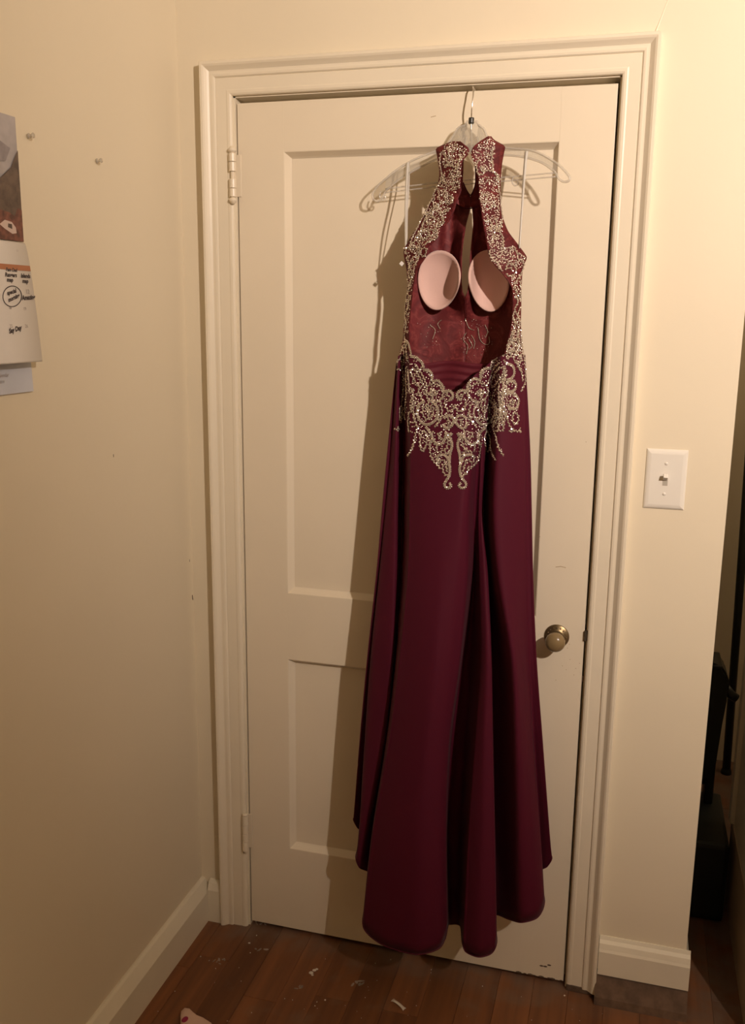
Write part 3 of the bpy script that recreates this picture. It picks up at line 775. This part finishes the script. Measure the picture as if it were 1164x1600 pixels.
# front of the bodice seen from inside, with a keyhole slit
OUT_L = [(312, 676), (330, 668), (345, 660), (365, 650), (380, 641), (395, 634), (425, 637), (450, 638), (480, 635), (510, 632), (530, 631), (560, 625), (600, 622), (640, 618)]
OUT_R = [(312, 778), (330, 780), (345, 784), (365, 794), (385, 810), (405, 819), (425, 814), (450, 811), (480, 811), (510, 811), (530, 812), (560, 815), (600, 818), (640, 821)]
SLIT = [(312, 735.5, 735.8), (329, 734, 738.5), (350, 728, 740), (381, 723, 737), (400, 721, 735), (440, 720.5, 733), (456, 722, 731), (464, 726, 727), (469, 727.2, 725.8), (640, 727.2, 725.8)]
def front_y(u, v):
    l = lerp_table(OUT_L, v)[0]; r = lerp_table(OUT_R, v)[0]; t = (u - (l + r) / 2) / ((r - l) / 2 + 1e-6)
    t = max(-1, min(1, t))
    base = -.034 - .046 * abs(t) ** 3.2
    fold = .0035 * math.sin(u * .33 + v * .012) * (1 - t * t) * max(0, min(1, (470 - v) / 100)) + .003 * math.sin(u * .11 + v * .05) * (1 - t * t)
    ridge = .062 * math.exp(-((u - 728) / 11.5) ** 2) * max(0, min(1, (v - 325) / 50)) * max(0, min(1, (500 - v) / 40))
    return base - fold - ridge
bm = bmesh.new()
for side in (0, 1):
    rr = []
    for k in range(67):
        v = 312 + (640 - 312) * k / 66
        s = lerp_table(SLIT, v)
        a, b = (lerp_table(OUT_L, v)[0], s[0]) if side == 0 else (s[1], lerp_table(OUT_R, v)[0])
        rr.append([at(a + (b - a) * i / 20, v, front_y(a + (b - a) * i / 20, v)) for i in range(21)])
    grid(bm, rr)
front = obj('bodice_front', bm, M_lace, gown, smooth=True, label='burgundy lace bodice front with keyhole slit')
front_bvh = BVHTree.FromPolygons([v.co[:] for v in front.data.vertices], [p.vertices[:] for p in front.data.polygons])
solid(front, .0012, 1)
# satin band inside the waist
bm = bmesh.new(); rr = []
for k in range(29):
    v = 566 + 60 * k / 28; a, b = 634, 806
    wr = .0016 * math.sin(k * 1.15) * (1 if k < 20 else .4)
    rr.append([at(a + (b - a) * i / 24, v + 2.5 * math.sin(i * .5), front_y(a + (b - a) * i / 24, v) - .008 - wr * math.sin(math.pi * i / 24)) for i in range(25)])
grid(bm, rr); solid(obj('waistband', bm, M_satin_in, gown, smooth=True), .0012, 0)
# bra cups, shallow dishes seen from inside
def cup(cx, cy, rx, ry, tilt, cen):
    bm = bmesh.new(); rr = []
    for j in range(1, 11):
        r = j / 10; row = []
        for i in range(40):
            a = i * 2 * math.pi / 40; ex, ey = rx * r * math.cos(a), ry * r * math.sin(a)
            # egg: narrower at the foot
            ex *= 1 - .10 * math.sin(a) * r
            u = cx + ex * math.cos(tilt) - ey * math.sin(tilt); v = cy + ex * math.sin(tilt) + ey * math.cos(tilt)
            e = front_y(u, v)
            row.append(at(u, v, -(.047 + .016 * r ** 3 + .044 * max(0, cen * ex / rx) ** 5)))
        rr.append(row)
    V = grid(bm, rr, closed=True); c = bm.verts.new(at(cx, cy, -.047))
    for i in range(40): bm.faces.new((V[0][i], V[0][(i + 1) % 40], c))
    return solid(obj('bra_cup', bm, M_cup, gown, smooth=True), .003, 0)
cup(685.5, 438, 32.5, 46.5, .10, 1); cup(764.5, 439, 31.5, 48, -.06, -1)
# front half of the neck band
FB_L = [(228, 690, 725.5), (250, 687, 724.5), (284, 689.5, 723), (292, 695, 726), (300, 700, 731), (305, 704, 735), (316, 710, 735.4), (324, 722, 735.3)]
FB_R = [(228, 742, 781), (250, 742, 780), (284, 742.5, 776), (292, 741, 770), (300, 738, 766), (305, 735.2, 763), (316, 735.2, 754), (324, 735.4, 744)]
bm = bmesh.new()
for tab in (FB_L, FB_R):
    rr = []
    for k in range(25):
        v = 228 + 96 * k / 24; a, b = lerp_table(tab, v)
        rr.append([at(a + (b - a) * i / 10, v, -.040 - .045 * abs((a + (b - a) * i / 10 - 735) / 50) ** 2 - .010 * max(0, (v - 285) / 40)) for i in range(11)])
    grid(bm, rr)
nb = solid(obj('neck_band', bm, M_lace, gown, smooth=True), .0016, 0)
bm = bmesh.new()
tube(bm, cr([at(u, v, -.052) for u, v in ((703, 306), (711, 317), (723, 324), (735, 325.5), (748, 322), (758, 314), (765, 302))], 5), .0014, 6)
tube(bm, cr([at(u, v, -.050) for u, v in ((724, 285), (728, 295), (735.2, 305), (741, 295), (744, 284))], 5), .0012, 6)
obj('piping', bm, M_satin, nb, smooth=True)

# back straps with collar halves
ST_L = [(221, 707, 719), (225, 696, 724), (232, 681.5, 732.5), (240, 682.5, 732.5), (246, 683.5, 727), (252, 684.5, 722.5), (266, 686.5, 720.5), (275, 686.5, 720), (285, 685, 719.5), (299, 680, 720.5), (312, 674, 715), (330, 664, 709.5), (345, 657, 702),
        (358, 650, 690), (372, 641, 683), (380, 637, 676), (387, 632, 668), (395, 631, 668.5), (404, 632, 664), (414, 634, 657), (425, 636, 651), (450, 637, 646), (480, 634, 642.5), (510, 631, 639.5), (530, 630, 639.5), (552, 624.5, 641)]
ST_R = [(213, 763, 767), (219, 753, 772), (224, 746, 781), (229, 740, 789), (238, 736, 787.5), (246, 737, 786), (254, 741, 784.5), (268, 745, 783), (280, 747.5, 782), (296, 748.5, 782), (312, 749, 782.5), (330, 752, 784), (345, 754, 787),
        (362, 757, 794), (378, 760, 806), (390, 762, 815), (402, 765.5, 823), (412, 771, 819), (420, 778, 816.5), (430, 787, 815.5), (440, 794, 815), (452, 800.5, 814.5), (480, 801.5, 814), (510, 798.5, 813.5), (530, 794, 815.5), (556, 787, 818.5)]
def strap_y(u, a, b, side):
    t = (u - a) / (b - a + 1e-6); t = t if side == 0 else 1 - t
    return -.090 - .034 * max(0, t) ** .8
def strap(tab, side):
    bm = bmesh.new(); rr = []; v0, v1 = tab[0][0], tab[-1][0]
    sp = cr([Vector(r) for r in tab], 6, tens=.35); tb = [tuple(p) for p in sp]
    for k in range(101):
        v = v0 + (v1 - v0) * k / 100; a, b = lerp_table(tb, v)
        rr.append([at(a + (b - a) * i / 10, v, strap_y(a + (b - a) * i / 10, a, b, side)) for i in range(11)])
    grid(bm, rr); o = obj('back_strap', bm, M_sheer, gown, smooth=True)
    bvh = BVHTree.FromPolygons([v.co[:] for v in o.data.vertices], [p.vertices[:] for p in o.data.polygons])
    solid(o, .0014, 0); return o, bvh
strapL, bvhL = strap(ST_L, 0); strapR, bvhR = strap(ST_R, 1)
# sheer ribbon loops to the hanger
def ribbon(pts, w0, w1, name='hanging_loop'):
    bm = bmesh.new(); c = cr([at(u, v, -d) for u, v, d in pts], 6); N = len(c); rr = []
    for i, p in enumerate(c):
        w = w0 + (w1 - w0) * i / (N - 1); rr.append([p + Vector((-w, .002, 0)), p + Vector((0, -.0008, 0)), p + Vector((w, .0005, 0))])
    grid(bm, rr); return solid(obj(name, bm, M_ribbon, gown, smooth=True), .0005, 0)
ribbon(((637, 254, .036), (636, 262, .040), (634.5, 300, .052), (633.5, 340, .075), (634, 388, .092)), .0034, .0022)
ribbon(((638.5, 254, .029), (638.5, 285, .034), (636, 330, .056), (635.5, 386, .084)), .0020, .0016)
ribbon(((822.5, 236, .060), (821, 252, .064), (818.5, 285, .074), (816, 320, .084), (811.5, 388, .098)), .0036, .0014)
ribbon(((821.5, 237, .053), (818, 275, .060), (815.5, 320, .074), (811, 386, .094)), .0022, .0014)
bm = bmesh.new(); box(bm, -.004, .004, -.0006, .0006, -.004, .004, .0005, 1); p = at(627.5, 412, -.088)
for v in bm.verts: v.co = Matrix.Rotation(.7, 3, 'Y') @ v.co + p
obj('white_tab', bm, M_white, gown)

# ------------------------------------------------------------------ beading
def stone(bm, p, n, r, mi=1):
    n = (n + Vector((random.uniform(-.35, .35), random.uniform(-.35, .35), random.uniform(-.35, .35)))).normalized()
    a = n.orthogonal().normalized(); b = n.cross(a); ph = random.uniform(0, 1.05)
    base = [bm.verts.new(p + (a * math.cos(ph + k * math.pi / 3) + b * math.sin(ph + k * math.pi / 3)) * r) for k in range(6)]
    top = [bm.verts.new(p + n * r * .6 + (a * math.cos(ph + .5 + k * math.pi / 3) + b * math.sin(ph + .5 + k * math.pi / 3)) * r * .55) for k in range(6)]
    for k in range(6):
        k2 = (k + 1) % 6
        for f in ((base[k], base[k2], top[k]), (base[k2], top[k2], top[k])): bm.faces.new(f).material_index = mi
    bm.faces.new(top).material_index = mi
def pick(u, v, bvhs, lift=.0012):
    best = None
    for b in bvhs:
        s = surf(u, v, b, lift)
        if s and (best is None or (s[0] - CAM).length < (best[0] - CAM).length): best = s
    return best
NSC = [0]
def scroll(pts, parent, bvhs, closed=False, r=.0021, step=.0040, cord=.0012, double=False, smooth=6):
    """beaded cord: pts in photograph pixels, laid on the cloth"""
    c = cr([(u, v, 0) for u, v in pts], smooth, closed=closed)
    S = [pick(p.x, p.y, bvhs) for p in c]; S = [s for s in S if s]
    if len(S) < 2: return
    bm = bmesh.new(); P = [s[0] for s in S]; N_ = [s[1] for s in S]
    tube(bm, P, cord, 6, closed=closed)
    if closed: P = P + [P[0]]; N_ = N_ + [N_[0]]
    acc = 0.0; alt = 1
    for i in range(len(P) - 1):
        seg = P[i + 1] - P[i]; L = seg.length
        if L > .03 or L < 1e-7: continue
        t = acc
        while t < L:
            q = P[i] + seg * (t / L); n = N_[i]; side = seg.cross(n).normalized()
            if double:
                for s_ in (-1, 1): stone(bm, q + n * cord * .5 + side * s_ * r * .95, n, r * random.uniform(.8, 1.1))
            else:
                alt = -alt
                stone(bm, q + n * cord * .6 + side * alt * r * .55, n, r * random.uniform(.7, 1.2))
            t += step
        acc = t - L
    o = obj('beaded_scroll', bm, [M_thread, M_stone], parent, smooth='keep')
    for p_ in o.data.polygons: p_.use_smooth = False
    return o
def inside(poly, x, y):
    c = False; j = len(poly) - 1
    for i in range(len(poly)):
        xi, yi = poly[i]; xj, yj = poly[j]
        if (yi > y) != (yj > y) and x < (xj - xi) * (y - yi) / (yj - yi) + xi: c = not c
        j = i
    return c
def fill(polys, parent, bvhs, spacing=2.7, r=(.0010, .0019), keep=1.0, name='rhinestones'):
    bm = bmesh.new()
    for poly in polys:
        xs_ = [p[0] for p in poly]; ys_ = [p[1] for p in poly]; pts = []
        for _ in range(int((max(xs_) - min(xs_)) * (max(ys_) - min(ys_)) / spacing ** 2 * 4)):
            x, y = random.uniform(min(xs_), max(xs_)), random.uniform(min(ys_), max(ys_))
            if not inside(poly, x, y): continue
            if any((x - a) ** 2 + (y - b) ** 2 < spacing ** 2 * .6 for a, b in pts): continue
            pts.append((x, y))
            if random.random() > keep: continue
            s = pick(x, y, bvhs, .0006)
            if s: stone(bm, s[0], s[1], random.uniform(*r), 0 if random.random() > .08 else 1)
    o = obj(name, bm, [M_stone, M_spark], parent, smooth='keep'); o['kind'] = 'stuff'
    return o
def c3(pts): return [(590 + x / 4.477, 520 + y / 4.477) for x, y in pts]
HB = [skirt_bvh, bvhL, bvhR]
def mir(pts):
    out = []
    for x, y in pts:
        k = 1.13 if y < 480 else (1.13 - .09 * (y - 480) / 200 if y < 680 else 1.04)
        out.append((541 + (541 - x) * k, y + (0 if y > 480 else (-4 if y > 350 else -12))))
    return out
BOTH = [  # left half of the hip applique, in enlarged coordinates; each is mirrored for the right half
 ([(235, 165), (280, 172), (312, 203), (325, 248)], 0, 1), ([(325, 262), (358, 262), (383, 293), (380, 338)], 0, 1),
 ([(385, 345), (425, 333), (458, 362), (463, 408)], 0, 1), ([(466, 412), (503, 406), (528, 432), (522, 462), (500, 472)], 0, 1),
 ([(236, 262), (256, 255), (290, 300), (316, 358), (298, 382), (264, 340), (240, 292)], 1, 0),
 ([(262, 222), (300, 268), (330, 330), (347, 372)], 0, 0),
 ([(340, 402), (362, 364), (408, 358), (450, 390), (457, 440), (430, 476), (384, 482), (350, 452)], 1, 0),
 ([(362, 424), (384, 400), (408, 424), (384, 446)], 1, 0), ([(384, 400), (384, 470)], 0, 0), ([(352, 425), (420, 425)], 0, 0),
 ([(330, 478), (296, 500), (280, 548), (292, 602), (330, 640), (380, 632), (420, 590), (424, 532), (398, 492)], 0, 1),
 ([(322, 520), (318, 570), (348, 608), (384, 578), (392, 520)], 0, 0), ([(340, 500), (352, 560)], 0, 0), ([(380, 500), (362, 560)], 0, 0), ([(356, 462), (356, 604)], 0, 0),
 ([(325, 682), (302, 735), (300, 798), (318, 830), (340, 792), (346, 732)], 1, 0),
 ([(282, 668), (262, 728), (250, 798), (216, 862)], 0, 0), ([(244, 395), (252, 448), (244, 500), (236, 560)], 0, 0),
 ([(286, 400), (300, 440), (318, 478)], 0, 0), ([(266, 480), (252, 540), (262, 610), (284, 664)], 0, 0), ([(224, 560), (218, 620), (222, 690)], 0, 0),
 ([(440, 498), (452, 556), (432, 620), (400, 664)], 0, 0), ([(470, 480), (478, 520), (500, 548), (526, 540), (540, 500)], 0, 0),
 ([(468, 596), (492, 578), (524, 584), (536, 618), (512, 656), (478, 668), (462, 636)], 0, 1), ([(490, 600), (505, 622), (490, 646)], 0, 0),
 ([(340, 660), (372, 700), (392, 750), (422, 780), (456, 768), (480, 722), (474, 690)], 0, 1), ([(456, 738), (432, 732), (426, 706), (444, 694)], 0, 0),
 ([(522, 712), (508, 704), (498, 722), (514, 744), (522, 790), (508, 850), (504, 915)], 0, 1), ([(484, 700), (492, 760), (478, 812), (430, 832)], 0, 0), ([(470, 830), (492, 850)], 0, 0), ([(412, 790), (418, 830)], 0, 0),
 ([(362, 770), (370, 838), (386, 890), (424, 930), (442, 952)], 0, 0), ([(386, 690), (378, 740), (372, 790)], 0, 0),
 ([(422, 900), (420, 868), (446, 850), (480, 862), (500, 905), (508, 960), (500, 1008)], 0, 1), ([(432, 915), (446, 890), (470, 896), (474, 920)], 0, 0),
 ([(455, 935), (462, 980), (492, 1000)], 0, 0), ([(480, 925), (486, 970)], 0, 0),
 ([(502, 1000), (484, 1030), (468, 1060), (480, 1084), (506, 1082), (514, 1062), (500, 1050)], 0, 1),
 ([(400, 500), (440, 470), (470, 440)], 0, 0), ([(485, 425), (495, 445), (510, 450)], 0, 0),
]
for pts, cl_, dbl in BOTH:
    for q in (pts, mir(pts)):
        scroll(c3(q), skirt, HB, closed=bool(cl_), double=bool(dbl), r=.0018 if dbl else .0022, step=.0034 if dbl else .0039, cord=.0016 if dbl else .0011)
LEFT = [
 ([(196, 30), (198, 52), (230, 78), (244, 114), (234, 160)], 0, 1), ([(200, 60), (180, 108), (160, 160), (140, 208)], 0, 0), ([(140, 212), (138, 250), (160, 256), (172, 226), (160, 196)], 0, 0),
 ([(208, 82), (206, 140), (210, 196)], 0, 0), ([(186, 110), (190, 160), (188, 215)], 0, 0), ([(172, 270), (182, 330), (178, 400), (164, 480), (166, 560), (158, 632)], 0, 0),
 ([(205, 240), (202, 330), (206, 430), (196, 520), (192, 600)], 0, 0), ([(218, 260), (222, 340), (226, 420)], 0, 0), ([(126, 676), (146, 668)], 0, 0), ([(136, 660), (138, 690)], 0, 0), ([(180, 560), (200, 610)], 0, 0), ([(150, 520), (150, 610)], 0, 0),
]
RIGHT_ = [
 ([(945, 0), (940, 40), (975, 60), (1005, 90), (1015, 150), (1030, 240), (1034, 330), (1012, 380), (1000, 412)], 0, 0), ([(905, 110), (912, 75), (945, 70), (952, 105), (925, 130)], 0, 0),
 ([(900, 150), (925, 120), (960, 130), (985, 165), (1010, 140)], 0, 0), ([(960, 150), (950, 190), (975, 215), (1005, 190), (990, 160)], 1, 0), ([(985, 230), (1005, 290), (1010, 340)], 0, 0),
 ([(965, 200), (985, 250), (1000, 275)], 0, 0), ([(905, 352), (928, 334), (958, 350), (960, 388), (930, 412), (905, 405)], 0, 1), ([(905, 425), (935, 420), (965, 440), (982, 480), (965, 525), (925, 530), (905, 505)], 0, 1),
 ([(920, 480), (940, 465), (955, 485), (940, 505)], 1, 0), ([(950, 560), (975, 570), (982, 605), (965, 640), (945, 630), (942, 590)], 1, 0), ([(900, 560), (910, 620), (935, 670), (975, 688), (1000, 684)], 0, 0), ([(920, 690), (950, 690)], 0, 0), ([(990, 668), (996, 700)], 0, 0),
 ([(900, 215), (940, 232), (952, 278), (934, 318), (900, 330)], 0, 1), ([(888, 250), (890, 300), (880, 345)], 0, 0), ([(868, 330), (882, 400), (872, 470), (880, 520)], 0, 0), ([(850, 380), (850, 460), (862, 540), (850, 620), (842, 690)], 0, 0),
 ([(820, 470), (838, 540), (826, 610), (806, 660)], 0, 0), ([(880, 540), (870, 600), (876, 640)], 0, 0), ([(790, 790), (808, 850), (830, 892)], 0, 0), ([(900, 20), (915, 50), (905, 90)], 0, 0), ([(940, 120), (930, 160), (905, 180)], 0, 0),
]
for tab in (LEFT, RIGHT_):
    for pts, cl_, dbl in tab: scroll(c3(pts), skirt, HB, closed=bool(cl_), double=bool(dbl), r=.0018 if dbl else .0022, step=.0034 if dbl else .0039, cord=.0016 if dbl else .0011)
APP = [(236, 168), (322, 205), (326, 262), (380, 296), (384, 345), (455, 370), (465, 410), (522, 432), (530, 540), (535, 620), (508, 662), (498, 704), (520, 722), (510, 850), (506, 1000), (472, 1004), (440, 950),
       (386, 890), (366, 800), (346, 760), (330, 828), (302, 800), (290, 730), (252, 796), (222, 850), (262, 700), (214, 690), (216, 500), (216, 300)]
fill([c3(APP), c3(mir(APP))], skirt, HB, 2.9, (.0012, .0023), .52)
fill([c3(q) for q in ([(900, 60), (1000, 80), (1022, 300), (960, 230), (900, 180)], [(850, 300), (900, 340), (890, 520), (820, 640), (800, 600), (840, 450)],
  [(145, 90), (205, 40), (222, 250), (205, 560), (160, 620), (165, 300)], [(890, 330), (960, 330), (985, 480), (975, 640), (900, 600)], [(800, 500), (880, 500), (860, 690), (800, 640)])],
  skirt, HB, 2.8, (.0012, .0022), .62)

# straps, collar and side bands
SLs = [
 ([(655, 372), (646, 380), (640, 388)], 0, 0), ([(681, 305), (672, 318), (666, 332), (659, 344), (652, 358), (645, 372), (641, 384)], 0, 0), ([(652, 340), (655, 334), (662, 330), (667, 336)], 0, 0),
 ([(700, 300), (696, 306), (699, 316), (706, 318), (708, 309), (702, 305)], 0, 0), ([(688, 334), (694, 346), (690, 352), (683, 350), (682, 357), (679, 362)], 0, 0), ([(684, 360), (683, 372), (675, 376), (668, 380), (663, 384)], 0, 0),
 ([(657.5, 394), (660, 389), (666, 388), (670, 393), (668, 400), (661, 401)], 1, 0), ([(652, 410), (655, 402), (655, 394)], 0, 0), ([(632, 389), (644, 387), (656, 388)], 0, 0),
 ([(645, 424), (640, 416), (644, 408), (651, 412)], 0, 0), ([(636, 404), (641, 414), (639, 426), (643, 438)], 0, 0), ([(648, 420), (645, 434), (641, 446), (639, 460), (640, 472), (638, 486)], 0, 0),
 ([(637, 434), (641, 450), (636, 464), (638, 480), (634, 494), (636, 508), (633, 524), (635, 540)], 0, 0), ([(636, 470), (632, 486), (635, 500), (632, 512)], 0, 0),
 ([(690, 238), (688, 252), (690, 266), (692, 280), (697, 284)], 0, 0), ([(696, 262), (704, 258), (712, 262), (716, 270), (710, 278), (705, 270), (708, 264)], 0, 0), ([(716, 262), (718, 252), (725, 246)], 0, 0),
 ([(692, 282), (684, 292), (680, 300), (676, 308)], 0, 0), ([(722, 290), (714, 284), (708, 288), (712, 296)], 0, 0), ([(668, 342), (674, 338), (680, 342), (676, 348), (669, 350)], 1, 0), ([(665, 360), (672, 366), (664, 374), (656, 368)], 1, 0),
 ([(685, 318), (678, 326), (676, 336)], 0, 0), ([(672, 330), (664, 344), (660, 356), (652, 372)], 0, 0), ([(700, 326), (694, 332), (688, 330)], 0, 0),
]
for pts, cl_, dbl in SLs: scroll(pts, strapL, [bvhL], closed=bool(cl_), r=.0019, step=.0036, cord=.0010)
fill([[(696, 226), (712, 221), (720, 228), (733, 236), (730, 252), (720, 262), (692, 258), (690, 240)], [(690, 268), (720, 262), (721, 290), (712, 300), (702, 330), (690, 350), (684, 372), (668, 380), (658, 388), (640, 386), (656, 358), (668, 332), (682, 304)],
      [(633, 390), (656, 388), (656, 404), (650, 416), (642, 430), (638, 420)], [(638, 428), (648, 426), (642, 470), (638, 520), (633, 520), (636, 470)]], strapL, [bvhL], 2.7, (.0013, .0023), .9)
SRs = [
 ([(748, 250), (742, 262), (746, 272), (755, 272), (756, 264), (750, 262)], 0, 0), ([(770, 234), (768, 248), (770, 262), (766, 268)], 0, 0), ([(752, 268), (762, 266), (772, 270), (777, 280)], 0, 0), ([(770, 268), (778, 274), (779, 286), (778, 300)], 0, 0),
 ([(752, 306), (756, 303), (761, 308), (758, 315), (752, 316), (749, 309)], 0, 0), ([(779, 296), (781, 310), (782, 324), (784, 340), (782, 352), (779, 358)], 0, 0), ([(780, 362), (784, 368), (786, 376), (786, 384), (788, 390)], 0, 0), ([(783, 348), (780, 356), (777, 362)], 0, 0),
 ([(765, 325), (772, 320), (780, 326)], 0, 0), ([(760, 340), (768, 350), (764, 362)], 0, 0), ([(772, 340), (776, 352), (772, 366), (768, 380)], 0, 0),
 ([(764, 394), (768, 404), (776, 410), (780, 420), (786, 424)], 0, 0), ([(796, 388), (803, 386), (806, 394), (812, 398)], 0, 0), ([(790, 422), (794, 412), (802, 414), (806, 422), (802, 430), (795, 432), (790, 428)], 0, 0), ([(794, 420), (798, 418), (800, 424)], 0, 0),
 ([(808, 404), (816, 408), (818, 416), (814, 426), (810, 436)], 0, 0), ([(812, 430), (806, 440), (803, 450), (808, 460), (812, 470)], 0, 0), ([(804, 462), (808, 472), (803, 484), (808, 494), (812, 504)], 0, 0), ([(803, 486), (800, 496), (804, 508), (800, 520)], 0, 0),
 ([(812, 480), (808, 492), (811, 506), (807, 520), (810, 534), (806, 546)], 0, 0), ([(800, 516), (797, 528), (802, 540), (797, 552)], 0, 0), ([(812, 440), (813, 456), (812, 470)], 0, 0), ([(803, 500), (810, 516), (805, 530)], 0, 0), ([(814, 510), (813, 526), (816, 544)], 0, 0),
]
for pts, cl_, dbl in SRs: scroll(pts, strapR, [bvhR], closed=bool(cl_), r=.0019, step=.0036, cord=.0010)
fill([[(736, 238), (750, 224), (764, 215), (774, 222), (771, 262), (756, 268), (740, 258), (735, 248)], [(748, 276), (778, 276), (780, 330), (784, 352), (787, 388), (764, 388), (758, 360), (754, 330), (749, 300)],
      [(764, 390), (800, 386), (822, 402), (814, 420), (790, 412), (780, 420), (768, 408)], [(798, 430), (814, 428), (812, 470), (803, 466)], [(800, 500), (812, 490), (816, 552), (790, 552), (798, 530)]], strapR, [bvhR], 2.8, (.0013, .0023), .85)
fill([[(718, 492), (772, 500), (768, 545), (735, 566), (718, 545)], [(650, 500), (690, 495), (686, 540), (664, 545)]], front, [front_bvh], 4.2, (.0006, .0011), .4)
# lace scrolls catching light on the inner front
for pts in ([(727, 498), (733, 512), (741, 516)], [(729, 520), (724, 530), (731, 540), (729, 553)], [(747, 512), (750, 530), (758, 538), (765, 536), (764, 526)], [(672, 508), (680, 516), (676, 530)], [(733, 530), (738, 540), (733, 546)], [(735, 338), (732, 350), (730, 356)], [(728, 360), (726, 368)],
            [(737, 524), (742, 534), (740, 545)], [(758, 508), (762, 518), (758, 528)], [(690, 500), (684, 506), (688, 514)]):
    scroll(pts, front, [front_bvh], r=.0009, step=.0042, cord=.0007)
